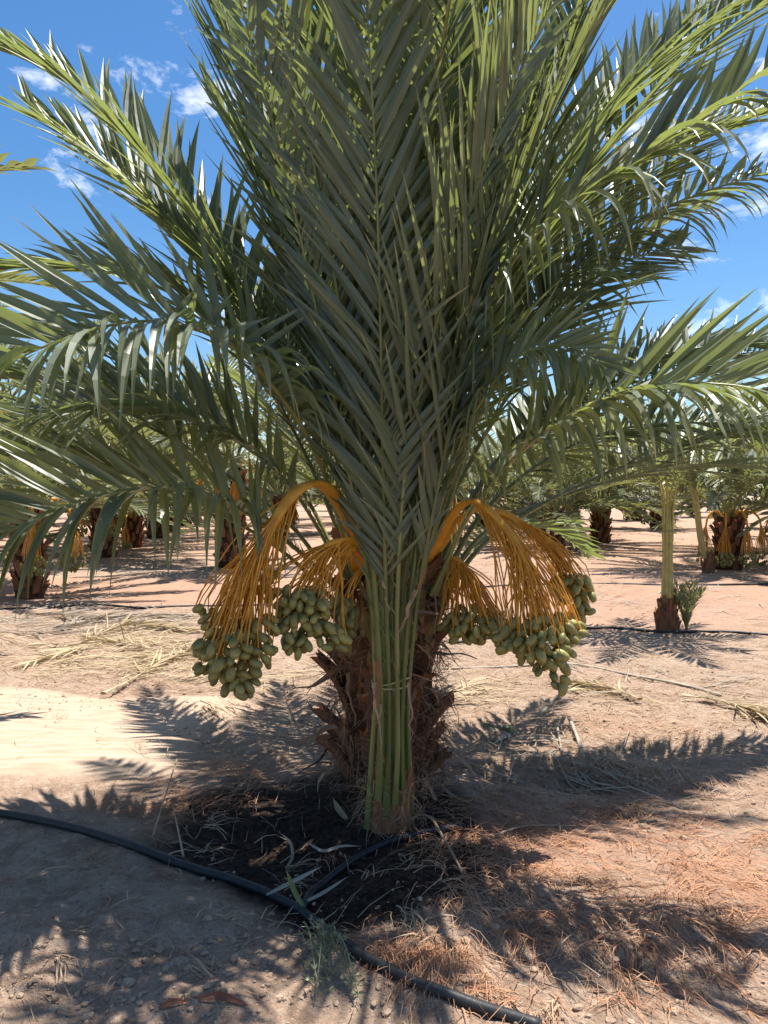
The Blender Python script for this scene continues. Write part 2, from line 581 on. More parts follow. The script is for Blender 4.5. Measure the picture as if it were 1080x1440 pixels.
def frond(pts, d=None, npair=58, lmax=.52, wmax=.032, pet=.24, roll=(0, 0), vang=28, droop=.06, ang=(62, 28),
          w0=.040, flare=.092, rng=None, floor=None, lside=(1, 1), jitter=1.0, tint0=.5, thick=.55, tipl=.45, dside=(1, 1), vside=None, ptint=0.0, nsp=13):
    """returns (rachis MB, list of (leaflet MB, projected size))"""
    rng = rng or random
    P, Ltot = spline(pts, 46)
    if d is None:
        d = P[-1] - P[0]
    d = V((d.x, d.y, 0))
    d.normalize()
    S0 = d.cross(UP)

    def frame(t):
        f = t * 45
        i = min(44, int(f))
        q = f - i
        p = P[i].lerp(P[i + 1], q)
        T = (P[min(i + 2, 45)] - P[max(i - 1, 0)]).normalized()
        S = (S0 - T * S0.dot(T)).normalized()
        Nn = S.cross(T)
        r = R(roll[0] + (roll[1] - roll[0]) * t)
        S2 = S * math.cos(r) + Nn * math.sin(r)
        N2 = S2.cross(T)
        return p, T, S2, N2
    rm = MB()
    vs = []
    n = 7
    for i in range(46):
        t = i / 45
        p, T, S, Nn = frame(t)
        wv = w0 * (1 - .82 * t) * .5 + .5 * (flare - w0) * max(0, 1 - t / .10) ** 2
        th = thick * wv if t > .1 else thick * wv * (.75 + 2.5 * t)
        for j in range(n):
            a = 2 * math.pi * j / n
            vs.append(p + S * (math.cos(a) * wv) + Nn * (math.sin(a) * th))
    fs = [(i * n + j, i * n + (j + 1) % n, (i + 1) * n + (j + 1) % n, (i + 1) * n + j) for i in range(45) for j in range(n)]
    fs.append(tuple(45 * n + j for j in range(n)))
    rm.add(vs, fs, .5)
    for i in range(46):
        for j in range(n):
            rm.t[i * n + j] = max(0, min(1, .85 - .9 * (i / 45) + (.12 if j % 2 else 0) + ptint))
    lf = []
    # spines on the petiole
    for k in range(nsp):
        t = pet * (.45 + .55 * k / nsp)
        p, T, S, Nn = frame(t)
        for s in (-1, 1):
            D = T * .85 + S * s * rng.uniform(.3, .6) + Nn * rng.uniform(-.1, .5)
            Ls = rng.uniform(.05, .11)
            Wd = D.cross(Nn).normalized() * .004
            p2 = p + S * s * w0 * .4
            rm.add([p2 - Wd, p2 + Wd, p2 + Nn * .004, p2 + D.normalized() * Ls], [(0, 1, 3), (1, 2, 3), (2, 0, 3)], .7)
    for k in range(npair):
        u = (k + .5) / npair
        for si, s in enumerate((-1, 1)):
            t = pet + (1 - pet) * min(1, max(0, u + rng.uniform(-.4, .4) / npair))
            p, T, S, Nn = frame(t)
            prof = (.42 + .58 * ss(0, .22, u)) * (1 - (1 - tipl) * ss(.45, 1, u))
            Ln = lmax * prof * rng.uniform(.86, 1.08) * lside[si]
            a = R(ang[0] + (ang[1] - ang[0]) * u + rng.gauss(0, 5) * jitter)
            va = R((vside[si] if vside else vang) * rng.choice((.5, 1.0, 1.2)) + rng.gauss(0, 7) * jitter)
            D = T * math.cos(a) + (S * s * math.cos(va) + Nn * math.sin(va)) * math.sin(a)
            Nb = (Nn * math.cos(va) - S * s * math.sin(va)) + T * rng.gauss(.15, .22 * jitter) + S * rng.gauss(0, .12)
            mb = MB()
            vv = leaflet(mb, p + S * s * .004, D, Nb, Ln, wmax * (.75 + .25 * prof) * rng.uniform(.82, 1.12),
                         droop * dside[si] * rng.uniform(.5, 1.5), .55, max(0, min(1, tint0 + rng.gauss(0, .2))), rng.gauss(0, .02), floor, rng.choice((0, 0, 0, 1.0, 1.2)))
            pr0, pr1 = proj(vv[1]), proj(vv[-1])
            size = 0
            if pr0 and pr1:
                cx, cy = (pr0[0] + pr1[0]) / 2, (pr0[1] + pr1[1]) / 2
                if 0 < cx < 1080 and 0 < cy < 1440:
                    size = math.hypot(pr1[0] - pr0[0], pr1[1] - pr0[1]) / (1 + .35 * max(0, (vv[1] - V((0, 0, CAM_H))).length - 2.6))
            lf.append((mb, size))
    return rm, lf


def join(mbs):
    o = MB()
    for m in mbs:
        b = len(o.v)
        o.v += m.v
        o.t += m.t
        o.m += m.m
        o.f += [tuple(b + i for i in f) for f in m.f]
    return o


def assemble(parent, fr, leafmat, petmat, limit=290, label=None):
    """fronds under parent; the largest leaflets in view as parts of their own, the rest of each frond joined"""
    sizes = sorted((s for _, lf in fr for _, s in lf), reverse=True)
    cut = max(1e-6, sizes[min(limit, len(sizes) - 1)]) if limit else 1e9
    for rm, lf in fr:
        f = rm.build('frond', [petmat], parent, smooth=True)
        rest = []
        for mb, s in lf:
            if s > cut:
                mb.build('leaflet', [leafmat], f)
            else:
                rest.append(mb)
        if rest:
            tag(join(rest).build('leaflets', [leafmat], f), kind='stuff')


def px(pts):
    return [at(*p) for p in pts]


def auto_path(base, az, el, length, bend, n=7):
    """frond path leaving base at azimuth az and elevation el, sagging by bend radians along its length"""
    p = V(base)
    out = [p.copy()]
    st = length / n
    for k in range(n):
        e = el - bend * ((k + .5) / n) ** 1.6
        p = p + V((math.cos(az) * math.cos(e), math.sin(az) * math.cos(e), math.sin(e))) * st
        out.append(p.copy())
    return out


# ------------------------------------------------------------------ the fruiting palm
TX, TY = 0.02, 3.62
tb = V((TX, TY, height(TX, TY)))
palm = thing('date_palm', tb, 'big fruiting date palm with shaggy brown trunk and green date bunches', 'palm tree')
Z0 = tb.z


def boot_mesh(mb, p, out_dir, lean, ln, wd, th, rng, tint):
    """one old leaf base: a curved, tapering, ragged wedge"""
    S = out_dir.cross(UP).normalized()
    vs = []
    ns, n = 6, 8
    q = p.copy()
    for i in range(ns):
        t = i / (ns - 1)
        e = lean * (0.25 + .9 * t)
        d = (UP * math.cos(e) + out_dir * math.sin(e))
        nrm = d.cross(S) * -1
        ww = wd * (1 - .58 * t ** .7) * .5
        tt = th * (.55 + .45 * math.sin(min(1, t * 1.4) * math.pi * .5)) * .5
        for j in range(n):
            a = 2 * math.pi * j / n
            x = math.cos(a)
            y = math.sin(a)
            rag = (rng.uniform(-.035, .045) if i == ns - 1 else rng.uniform(-.008, .008))
            vs.append(q + S * (x * ww + rng.uniform(-.004, .004)) + nrm * (y * tt) - out_dir * (x * x * ww * .45) + d * rag)
        if i < ns - 1:
            q = q + d * (ln / (ns - 1))
    fs = [(i * n + j, i * n + (j + 1) % n, (i + 1) * n + (j + 1) % n, (i + 1) * n + j) for i in range(ns - 1) for j in range(n)]
    mb.add(vs, fs, tint, 0)
    c = sum(vs[-n:], V()) / n
    b = len(mb.v)
    mb.v.append(c - d * .006)
    mb.t.append(rng.random())
    for j in range(n):
        mb.f.append((b - n + j, b - n + (j + 1) % n, b))
        mb.m.append(1)


def trunk_core(mb, base, h, r0, r1, n=14, k=9, rng=random):
    vs = []
    for i in range(k):
        t = i / (k - 1)
        r = r0 + (r1 - r0) * t
        for j in range(n):
            a = 2 * math.pi * j / n
            rr = r * (1 + .08 * noise.noise((math.cos(a) * 2, math.sin(a) * 2, t * 5)))
            vs.append(base + V((math.cos(a) * rr, math.sin(a) * rr, -.08 + (h + .08) * t)))
    fs = [(i * n + j, i * n + (j + 1) % n, (i + 1) * n + (j + 1) % n, (i + 1) * n + j) for i in range(k - 1) for j in range(n)]
    fs.append(tuple((k - 1) * n + j for j in range(n)))
    mb.add(vs, fs, .4)


def fibres(n, base, h, r, rng, spread=.12, sheets=0):
    mb = MB()
    for i in range(sheets):
        a = rng.uniform(0, 2 * math.pi)
        o = V((math.cos(a), math.sin(a), 0))
        p = base + o * (r + rng.uniform(-.01, .05)) + UP * rng.uniform(.02, h)
        d = (UP * rng.uniform(-.8, .9) + o.cross(UP) * rng.uniform(-1, 1) + o * rng.uniform(0, .9)).normalized()
        pts = [p]
        L_ = rng.uniform(.08, .26)
        for k in range(6):
            d = (d + V((rng.uniform(-.5, .5), rng.uniform(-.5, .5), rng.uniform(-.6, .3)))).normalized()
            pts.append(pts[-1] + d * L_ / 6)
        mb.ribbon(pts, rng.uniform(.010, .035), (o.cross(UP) + V((rng.gauss(0, .4), rng.gauss(0, .4), rng.gauss(0, .6)))).normalized(), rng.random())
    for i in range(n):
        a = rng.uniform(0, 2 * math.pi)
        z = rng.uniform(0.0, h)
        o = V((math.cos(a), math.sin(a), 0))
        s = o.cross(UP)
        p = base + o * (r + rng.uniform(-.02, .03)) + UP * z
        d = (UP * rng.uniform(-.6, 1) + s * rng.uniform(-.9, .9) + o * rng.uniform(.05, .8)).normalized()
        pts = [p]
        L_ = rng.uniform(.05, spread * 1.7)
        for k in range(4):
            d = (d + V((rng.uniform(-.4, .4), rng.uniform(-.4, .4), rng.uniform(-.55, .2)))).normalized()
            pts.append(pts[-1] + d * L_ / 4)
        mb.ribbon(pts, rng.uniform(.0015, .007), V((rng.uniform(-1, 1), rng.uniform(-1, 1), rng.uniform(-1, 1))).normalized(), rng.random())
    return mb


rng = random.Random(3)
tm = MB()
trunk_core(tm, tb, 1.0, .205, .20, 18, 12)
tr = tm.build('trunk', [M['core']], palm, smooth=True)
NB = 108
for i in range(NB):
    t = i / NB
    a = i * R(137.5) + rng.uniform(-.12, .12)
    z = -.02 + 1.0 * t
    o = V((math.cos(a), math.sin(a), 0))
    mb = MB()
    big = rng.uniform(.8, 1.2)
    o2 = (o + o.cross(UP) * rng.gauss(0, .28)).normalized()
    if rng.random() < .12:
        continue
    boot_mesh(mb, tb + o * (.17 + .03 * rng.random()) + UP * z, o2, R(rng.choice((rng.uniform(10, 30), rng.uniform(25, 60)))), rng.uniform(.10, .27) * big, rng.uniform(.11, .18) * big, rng.uniform(.03, .06), rng, rng.random() ** 1.6)
    mb.build('leaf_base', [M['boot'], M['cut']], tr)
for a, z, ln, wd in ((-62, .62, .34, .16), (-118, .58, .34, .15), (-40, .78, .3, .14), (-142, .76, .3, .14), (-90, .80, .3, .15), (-20, .6, .3, .14), (200, .62, .3, .14), (-75, .36, .24, .13), (-110, .30, .24, .13)):
    o = V((math.cos(R(a)), math.sin(R(a)), 0))
    mb = MB()
    boot_mesh(mb, tb + o * .19 + UP * z, o, R(rng.uniform(6, 16)), ln, wd, .05, rng, rng.uniform(.1, .8))
    mb.build('leaf_base', [M['freshbase'], M['cut']], tr)
tag(fibres(2200, tb, 1.0, .235, rng, sheets=170).build('fibre', [M['fibre']], palm), kind='stuff')

rng = random.Random(11)
F = []


def fr(pts, **k):
    F.append(frond(px(pts), rng=rng, **k))


# left side
fr([(505, 830, 3.48), (450, 650, 3.32), (385, 545, 3.14), (315, 480, 2.95), (215, 452, 2.76), (110, 470, 2.6), (-20, 530, 2.46), (-170, 660, 2.36)],
   roll=(0, 5), vside=(14, 56), droop=.10, dside=(3.6, .3), lmax=.58, wmax=.042, npair=66, pet=.24, ang=(72, 40), tint0=.75)
for x0, y0, x1, y1, wd in ((236, 458, 277, 408, .036), (262, 458, 279, 407, .03), (285, 466, 330, 412, .034), (248, 462, 308, 462, .03), (300, 478, 382, 448, .034), (325, 492, 440, 425, .03), (345, 505, 452, 432, .028), (320, 488, 333, 452, .022), (372, 540, 418, 470, .024), (395, 560, 440, 490, .024)):
    p0 = at(x0, y0, 2.9 + (x0 - 240) * .0018)
    p1 = at(x1, y1, 2.84 + (x0 - 240) * .0018)
    mb_ = MB()
    leaflet(mb_, p0, p1 - p0 + V((0, 0, .02)), V((.2, -.9, .4)), (p1 - p0).length, wd, .02, .35, .98)
    F[-1][1].append((mb_, 400))
fr([(500, 860, 3.45), (420, 775, 3.3), (300, 697, 3.05), (190, 688, 2.85), (90, 712, 2.7), (-20, 765, 2.58), (-140, 850, 2.5)],
   roll=(0, 5), vside=(12, 52), droop=.10, dside=(4.0, .3), lmax=.54, wmax=.038, npair=58, pet=.25, ang=(66, 40))
fr([(525, 800, 3.5), (455, 630, 3.52), (390, 490, 3.55), (305, 345, 3.6), (215, 228, 3.65), (110, 125, 3.7), (-10, 58, 3.72)],
   roll=(10, 30), vang=25, droop=.02, lmax=.54, npair=70, ang=(48, 22), tint0=.35, tipl=.6, wmax=.036)
fr([(520, 800, 3.55), (440, 610, 3.65), (350, 450, 3.75), (240, 310, 3.85), (140, 220, 3.95), (45, 158, 4.0)],
   roll=(10, 40), vang=25, droop=.03, lmax=.54, npair=68, ang=(48, 24), tint0=.35, tipl=.6, wmax=.036)
fr([(535, 790, 3.5), (480, 600, 3.5), (432, 420, 3.45), (385, 250, 3.42), (335, 90, 3.4), (275, -60, 3.4)],
   roll=(-10, 20), vang=22, droop=.02, lmax=.5, npair=60, ang=(42, 20))
fr([(535, 790, 3.55), (470, 560, 3.6), (420, 390, 3.65), (370, 270, 3.7), (325, 180, 3.75), (290, 120, 3.8)],
   roll=(0, -40), vang=22, droop=.02, lmax=.42, npair=55, ang=(42, 20))
fr([(490, 850, 3.5), (410, 740, 3.55), (310, 662, 3.55), (200, 590, 3.5), (80, 540, 3.45), (-60, 530, 3.4)],
   roll=(10, 10), vang=30, droop=.05, lmax=.46, npair=46, pet=.4)
fr([(495, 830, 3.6), (420, 685, 3.65), (320, 605, 3.7), (210, 530, 3.7), (90, 480, 3.7), (-30, 470, 3.7)],
   roll=(0, 10), vang=30, droop=.05, lmax=.46, npair=46, pet=.38)
fr([(485, 860, 3.5), (390, 770, 3.5), (260, 700, 3.45), (120, 650, 3.4), (-40, 640, 3.35)],
   roll=(0, 10), vang=30, droop=.05, lmax=.44, npair=44, pet=.42)
fr([(505, 820, 3.5), (430, 640, 3.55), (360, 520, 3.5), (270, 430, 3.5), (170, 385, 3.45), (60, 375, 3.4), (-40, 385, 3.4)],
   roll=(10, 30), vang=20, droop=.05, lmax=.5, npair=56, pet=.3, ang=(58, 28), tint0=.4)
fr([(510, 810, 3.6), (440, 600, 3.6), (370, 460, 3.6), (300, 370, 3.6), (225, 300, 3.6)],
   roll=(10, 30), vang=20, droop=.04, lmax=.5, npair=52, pet=.3, ang=(52, 26), tint0=.3)
fr([(500, 840, 3.5), (420, 700, 3.4), (340, 625, 3.3), (240, 580, 3.2), (130, 570, 3.1), (-10, 600, 3.0)],
   roll=(5, 20), vside=(12, 45), droop=.08, dside=(2.5, .4), lmax=.5, npair=54, pet=.3, ang=(60, 32), tint0=.4)
# right side
fr([(610, 840, 3.5), (680, 720, 3.7), (780, 640, 3.9), (880, 602, 4.1), (1000, 595, 4.3), (1110, 620, 4.4)],
   roll=(-5, -20), vside=(45, 10), droop=.08, dside=(.4, 2.5), lmax=.5, npair=54, pet=.3, ang=(60, 32), tint0=.4)
fr([(600, 830, 3.5), (690, 660, 3.8), (790, 565, 4.0), (900, 510, 4.2), (1010, 485, 4.3), (1120, 485, 4.4)],
   roll=(-10, -30), vang=20, droop=.05, lmax=.5, npair=54, pet=.3, ang=(58, 28), tint0=.4)
fr([(600, 800, 3.55), (715, 480, 3.8), (850, 340, 4.1), (975, 275, 4.3), (1110, 235, 4.5)],
   roll=(-5, -14), vside=(45, 10), droop=.10, dside=(.3, 3.4), lmax=.54, npair=58, pet=.3, ang=(56, 30), wmax=.036, tint0=.5)
fr([(575, 800, 3.48), (635, 570, 3.38), (700, 405, 3.22), (775, 310, 3.06), (885, 235, 2.92), (985, 168, 2.82), (1085, 92, 2.74), (1180, 20, 2.7)],
   roll=(-5, -14), vside=(48, 8), droop=.10, dside=(.2, 4.2), lmax=.56, wmax=.034, npair=60, ang=(58, 30))
fr([(570, 800, 3.55), (645, 520, 3.75), (735, 320, 3.95), (850, 150, 4.15), (980, 15, 4.3), (1110, -80, 4.4)],
   roll=(-10, -20), vang=24, droop=.03, lmax=.5, npair=60, ang=(50, 24))
fr([(610, 835, 3.45), (665, 715, 3.32), (750, 620, 3.16), (847, 561, 3.0), (930, 542, 2.86), (1010, 540, 2.76), (1085, 554, 2.68), (1210, 610, 2.6)],
   roll=(-5, -18), vside=(50, 8), droop=.10, dside=(.2, 3.2), lmax=.52, wmax=.035, npair=58, pet=.26, ang=(62, 32), tint0=.55)
fr([(615, 850, 3.5), (665, 765, 3.62), (729, 722, 3.8), (840, 682, 4.05), (930, 662, 4.25), (1080, 655, 4.5), (1200, 670, 4.7)],
   roll=(0, -20), vang=26, droop=.06, lmax=.46, npair=46, pet=.36)
fr([(612, 870, 3.5), (650, 800, 3.55), (705, 745, 3.7), (800, 690, 3.95), (920, 640, 4.2), (1060, 600, 4.45), (1180, 590, 4.6)],
   roll=(0, -20), vang=28, droop=.05, lmax=.46, npair=46, pet=.42)
fr([(590, 820, 3.42), (640, 640, 3.25), (690, 545, 3.12), (740, 495, 3.0), (800, 487, 2.9), (850, 515, 2.82)],
   roll=(-10, -20), vside=(40, 5), droop=.10, dside=(.5, 5.0), lmax=.34, npair=36, pet=.42)
fr([(590, 800, 3.55), (680, 570, 3.65), (790, 430, 3.8), (880, 368, 3.95), (960, 345, 4.1)],
   roll=(-20, -60), vang=15, droop=.02, lmax=.52, npair=56, pet=.28, ang=(55, 28), tint0=.3)
fr([(565, 790, 3.55), (620, 500, 3.6), (690, 280, 3.6), (780, 90, 3.6), (880, -60, 3.6)],
   roll=(0, -20), vang=22, droop=.02, lmax=.5, npair=60, ang=(45, 22))
fr([(605, 850, 3.65), (660, 775, 4.0), (715, 742, 4.3), (775, 745, 4.6), (830, 780, 4.85)],
   roll=(0, -10), vang=18, droop=.05, lmax=.36, npair=34, pet=.3)
fr([(600, 820, 3.6), (680, 690, 3.7), (780, 600, 3.9), (900, 540, 4.1), (1030, 500, 4.3), (1150, 490, 4.5)],
   roll=(-10, -40), vang=20, droop=.04, lmax=.52, npair=54, pet=.3, tint0=.35)
for pts in ([(575, 800, 3.55), (650, 480, 3.6), (720, 250, 3.6), (820, 60, 3.6), (930, -100, 3.6)],
            [(580, 800, 3.5), (660, 520, 3.6), (760, 330, 3.8), (900, 150, 4.0), (1050, 20, 4.1), (1180, -60, 4.2)],
            [(590, 800, 3.6), (690, 520, 3.9), (820, 330, 4.2), (960, 210, 4.4), (1120, 130, 4.6)],
            [(580, 800, 3.6), (670, 480, 3.8), (790, 240, 4.0), (930, 80, 4.1), (1080, -20, 4.2)],
            [(585, 800, 3.5), (680, 470, 3.7), (800, 300, 4.0), (950, 205, 4.3), (1110, 150, 4.5)]):
    fr(pts, roll=(rng.uniform(-15, 0), rng.uniform(-45, -15)), vang=24, droop=.04, lmax=.56, npair=62, ang=(52, 26), wmax=.036, tint0=rng.uniform(.3, .6))
# upright heart of the crown and the back of it
top = tb + V((0, 0, 1.0))
for k, (az, el, ln, bend) in enumerate([(80, 82, 3.4, .35), (100, 80, 3.4, .4), (60, 76, 3.4, .5), (120, 77, 3.3, .4), (40, 70, 3.3, .6), (105, 70, 3.3, .5),
                                        (90, 66, 3.4, .6), (70, 58, 3.2, .8), (110, 56, 3.2, .8), (35, 60, 3.2, .7), (90, 48, 3.0, .8),
                                        (50, 42, 2.9, .7), (118, 45, 2.6, .6), (75, 30, 2.5, .6), (104, 30, 2.5, .6)]):
    a = R(az + rng.uniform(-6, 6))
    b = top + V((math.cos(a) * .13, math.sin(a) * .13, rng.uniform(-.12, .04)))
    F.append(frond(auto_path(b, a, R(el), ln * rng.uniform(.92, 1.05), bend), rng=rng, roll=(0, rng.uniform(-25, 25)), vang=26, droop=.03, lmax=.5, npair=54, ang=(52, 26), tint0=.35))
# fronds arching over the viewer, added mostly out of view to shade the foreground
for az, el, ln, bend in [(285, 80, 3.1, .6), (262, 80, 3.6, .9), (275, 84, 3.8, .9)]:
    a = R(az)
    b = top + V((math.cos(a) * .13, math.sin(a) * .13, 0))
    F.append(frond(auto_path(b, a, R(el), ln, bend), rng=rng, roll=(0, rng.uniform(-25, 25)), vang=26, droop=.03, lmax=.5, npair=54, ang=(52, 26)))
assemble(palm, F, M['leaf'], M['petiole'], 290)

# ------------------------------------------------------------------ date bunches
def date_mesh(k):
    rg = random.Random(k)
    mb = MB()
    n, ks = 9, 7
    vs = [V((0, 0, .5))]
    for i in range(1, ks):
        th = math.pi * i / ks
        z = math.cos(th) * .5
        r = math.sin(th) ** .8 * .29 * (1 + .12 * z)
        for j in range(n):
            a = 2 * math.pi * j / n
            vs.append(V((math.cos(a) * r * (1 + rg.uniform(-.03, .03)), math.sin(a) * r, z)))
    vs.append(V((0, 0, -.5)))
    fs = [(0, 1 + j, 1 + (j + 1) % n) for j in range(n)]
    for i in range(ks - 2):
        for j in range(n):
            fs.append((1 + i * n + j, 1 + (i + 1) * n + j, 1 + (i + 1) * n + (j + 1) % n, 1 + i * n + (j + 1) % n))
    b = 1 + (ks - 2) * n
    fs += [(b + j, len(vs) - 1, b + (j + 1) % n) for j in range(n)]
    mb.add(vs, fs, rg.random())
    mb.tube([V((0, 0, .47)), V((0, 0, .53))], [.13, .07], 6, .5, 1)
    me = bpy.data.meshes.new('date')
    me.from_pydata([tuple(v) for v in mb.v], [], mb.f)
    me.materials.append(M['date'])
    me.materials.append(M['calyx'])
    me.polygons.foreach_set('material_index', mb.m)
    me.polygons.foreach_set('use_smooth', [True] * len(mb.f))
    me.attributes.new('tint', 'FLOAT', 'POINT').data.foreach_set('value', mb.t)
    return me


DATES = [date_mesh(k) for k in range(6)]


def rock_date(mb, p, centre, dl, rng):
    me = rng.choice(DATES)
    outw = p - centre
    up = V((-outw.x * 2.4, -outw.y * 2.4, .22)) + V((rng.gauss(0, .13), rng.gauss(0, .13), rng.gauss(0, .06)))
    q = up.to_track_quat('Z', 'Y')
    s = dl * rng.uniform(.78, 1.15)
    mb.add([p + q @ (v.co * s) for v in me.vertices], [tuple(f.vertices) for f in me.polygons], rng.random())


def bunch(parent, stalk_pts, centre, rad, nd, ns, rng, swid=.034, split=.30, extra=None):
    seed = rng.uniform(0, 50)
    P, _ = spline(stalk_pts, 26)
    mb = MB()
    wide = V((1, .3, .1))
    mb.tube(P, [swid * (1.15 - .75 * (i / 25) ** 1.3) * .5 for i in range(26)], 8, .5, flat=.55, wide=wide)
    st = mb.build('fruit_bunch', [M['stalk']], parent, smooth=True)
    pts = []
    tries = 0
    dl = .057
    back = MB()
    while len(pts) < nd and tries < 9000:
        tries += 1
        q = V((rng.uniform(-1, 1), rng.uniform(-1, 1), rng.uniform(-1, 1)))
        lim = 1.0 + .38 * noise.noise((q.x * 2 + seed, q.y * 2, q.z * 2))
        if q.length > lim or q.length < .40:
            continue
        if q.z < 0 and q.xy.length > 1.05 + q.z * .75:
            continue
        cc, rr = (centre, rad) if rng.random() < .72 or not extra else rng.choice(extra)
        p = cc + V((q.x * rr[0], q.y * rr[1], q.z * rr[2]))
        if all((p - o).length > dl * .56 for o in pts):
            pts.append(p)
    for p in pts:
        if p.y - centre.y > rad[1] * .38:
            rock_date(back, p, centre, dl, rng)
            continue
        o = link('date', rng.choice(DATES), st)
        outw = (p - centre)
        up = V((-outw.x * 2.4, -outw.y * 2.4, .22)) + V((rng.gauss(0, .13), rng.gauss(0, .13), rng.gauss(0, .06)))
        o.rotation_mode = 'QUATERNION'
        o.rotation_quaternion = up.to_track_quat('Z', 'Y')
        s = dl * rng.uniform(.78, 1.15)
        w_ = s * rng.uniform(.95, 1.2)
        o.location = p
        o.scale = (w_, w_, s)
    if back.v:
        tag(back.build('dates', [M['date']], st, smooth=True), kind='stuff')
    sb = MB()
    tops = sorted(pts, key=lambda p: -p.z)
    for k in range(ns):
        e = rng.choice(tops[: int(len(tops) * .9)]) + V((rng.uniform(-.02, .02), rng.uniform(-.02, .02), .01))
        i0 = int(25 * (1 - split * rng.random()))
        a = P[min(25, i0)]
        hz = V((e.x - a.x, e.y - a.y, 0))
        m1 = a.lerp(e, .35) + hz * rng.uniform(.02, .24) + V((0, 0, .012)) + V((rng.gauss(0, .008), rng.gauss(0, .008), 0))
        m2 = a.lerp(e, .7) + hz * rng.uniform(.0, .18) + V((rng.gauss(0, .012), rng.gauss(0, .012), 0))
        pp, _ = spline([a, m1, m2, e], 8)
        sb.tube(pp, [.0036 - .0014 * i / 7 for i in range(8)], 4, rng.random(), cap=False)
    tag(sb.build('strands', [M['stalk']], st), kind='stuff')


rng = random.Random(21)
# left front, left middle, by the trunk, right front, right middle, right back
bunch(palm, px([(505, 800, 3.45), (490, 730, 3.3), (455, 683, 3.15), (418, 690, 3.05), (385, 735, 2.98), (362, 790, 2.95), (340, 840, 2.93)]), at(327, 925, 2.92), (.155, .125, .135), 118, 125, rng, .062, .42, [(at(290, 872, 2.97), (.06, .05, .05)), (at(345, 960, 2.9), (.05, .05, .06)), (at(372, 888, 2.95), (.05, .05, .06))])
bunch(palm, px([(520, 800, 3.35), (512, 770, 3.2), (485, 758, 3.12), (455, 768, 3.08)]), at(424, 865, 3.05), (.12, .09, .10), 104, 62, rng, .05, .45, [(at(379, 825, 3.06), (.05, .05, .06)), (at(466, 900, 3.05), (.07, .06, .06)), (at(415, 905, 3.02), (.06, .05, .05))])
bunch(palm, px([(525, 810, 3.36), (512, 800, 3.26), (498, 808, 3.22)]), at(488, 870, 3.22), (.05, .05, .10), 22, 10, rng, .03, .4)
bunch(palm, px([(600, 790, 3.45), (640, 720, 3.3), (670, 705, 3.2), (705, 735, 3.12), (735, 775, 3.07), (752, 815, 3.05)]), at(760, 908, 3.03), (.15, .125, .11), 112, 100, rng, .05, .5, [(at(798, 885, 3.05), (.07, .06, .06)), (at(785, 950, 3.0), (.04, .04, .07)), (at(712, 905, 3.05), (.05, .05, .06))])
bunch(palm, px([(610, 820, 3.5), (628, 790, 3.45), (642, 785, 3.42), (655, 800, 3.4)]), at(668, 880, 3.4), (.14, .10, .08), 75, 85, rng, .045, .45, [(at(640, 885, 3.38), (.07, .06, .05)), (at(705, 890, 3.38), (.06, .05, .06))])
bunch(palm, px([(610, 780, 3.5), (660, 720, 3.45), (710, 722, 3.42), (760, 755, 3.4), (800, 795, 3.38)]), at(806, 838, 3.38), (.08, .08, .10), 45, 60, rng, .045, .55, [(at(795, 825, 3.4), (.06, .06, .04)), (at(822, 862, 3.38), (.03, .03, .06))])

# ------------------------------------------------------------------ the tied offshoot in front
OX, OY = 0.03, 3.22
ob = V((OX, OY, height(OX, OY)))
off = thing('palm_offshoot', ob, 'tall palm offshoot with bundled green fronds tied together before the trunk', 'palm offshoot')
rng = random.Random(5)
mb = MB()
trunk_core(mb, ob, .16, .110, .085, 14, 6)
hk = mb.build('husk', [M['husk']], off, smooth=True)
for i in range(16):
    a = i * R(137.5)
    o = V((math.cos(a), math.sin(a), 0))
    mb = MB()
    boot_mesh(mb, ob + o * .082 + UP * (-.02 + .16 * i / 16), o, R(rng.uniform(-3, 10)), rng.uniform(.10, .2), .11, .022, rng, rng.random())
    mb.build('leaf_base', [M['husk'], M['husk']], hk)
tag(fibres(350, ob, .22, .115, rng, .09).build('fibre', [M['fibre']], off), kind='stuff')
F = []
TIE = [(529, 3.16), (535, 3.11), (547, 3.10), (559, 3.10), (567, 3.12), (575, 3.16), (541, 3.17), (554, 3.18), (563, 3.18), (536, 3.2), (549, 3.22), (569, 3.2), (542, 3.23), (559, 3.23)]
#       base x, base y, x800, x600, x300, x0, x-250, end depth, d, roll
OFFS = [(515, 1178, 517, 480, 415, 340, 280, 3.05, (-1, -1), 0),
        (532, 1125, 526, 505, 455, 395, 340, 2.95, (-.6, -1), 0),
        (543, 1150, 542, 538, 531, 516, 500, 2.70, (0, -1), 0),
        (556, 1130, 560, 578, 658, 772, 900, 2.80, (1, -.8), 0),
        (567, 1130, 580, 612, 710, 850, 990, 3.2, (1, -.3), -15),
        (579, 1150, 592, 630, 690, 740, 790, 3.0, (1, -.6), 0),
        (540, 1110, 535, 515, 490, 470, 440, 3.4, (-.3, 1), 0),
        (556, 1110, 560, 575, 600, 640, 680, 3.35, (.4, 1), 0),
        (562, 1110, 570, 600, 620, 640, 640, 3.0, (.3, -1), 0),
        (536, 1115, 524, 490, 440, 420, 410, 3.5, (-.5, 1), 0),
        (548, 1110, 550, 555, 570, 575, 580, 3.6, (0, 1), 0),
        (566, 1110, 584, 635, 730, 820, 880, 3.5, (1, .6), -10),
        (540, 1112, 522, 480, 390, 310, 260, 3.5, (-1, .6), 10),
        (558, 1112, 568, 590, 640, 700, 740, 3.6, (.5, 1), 0)]
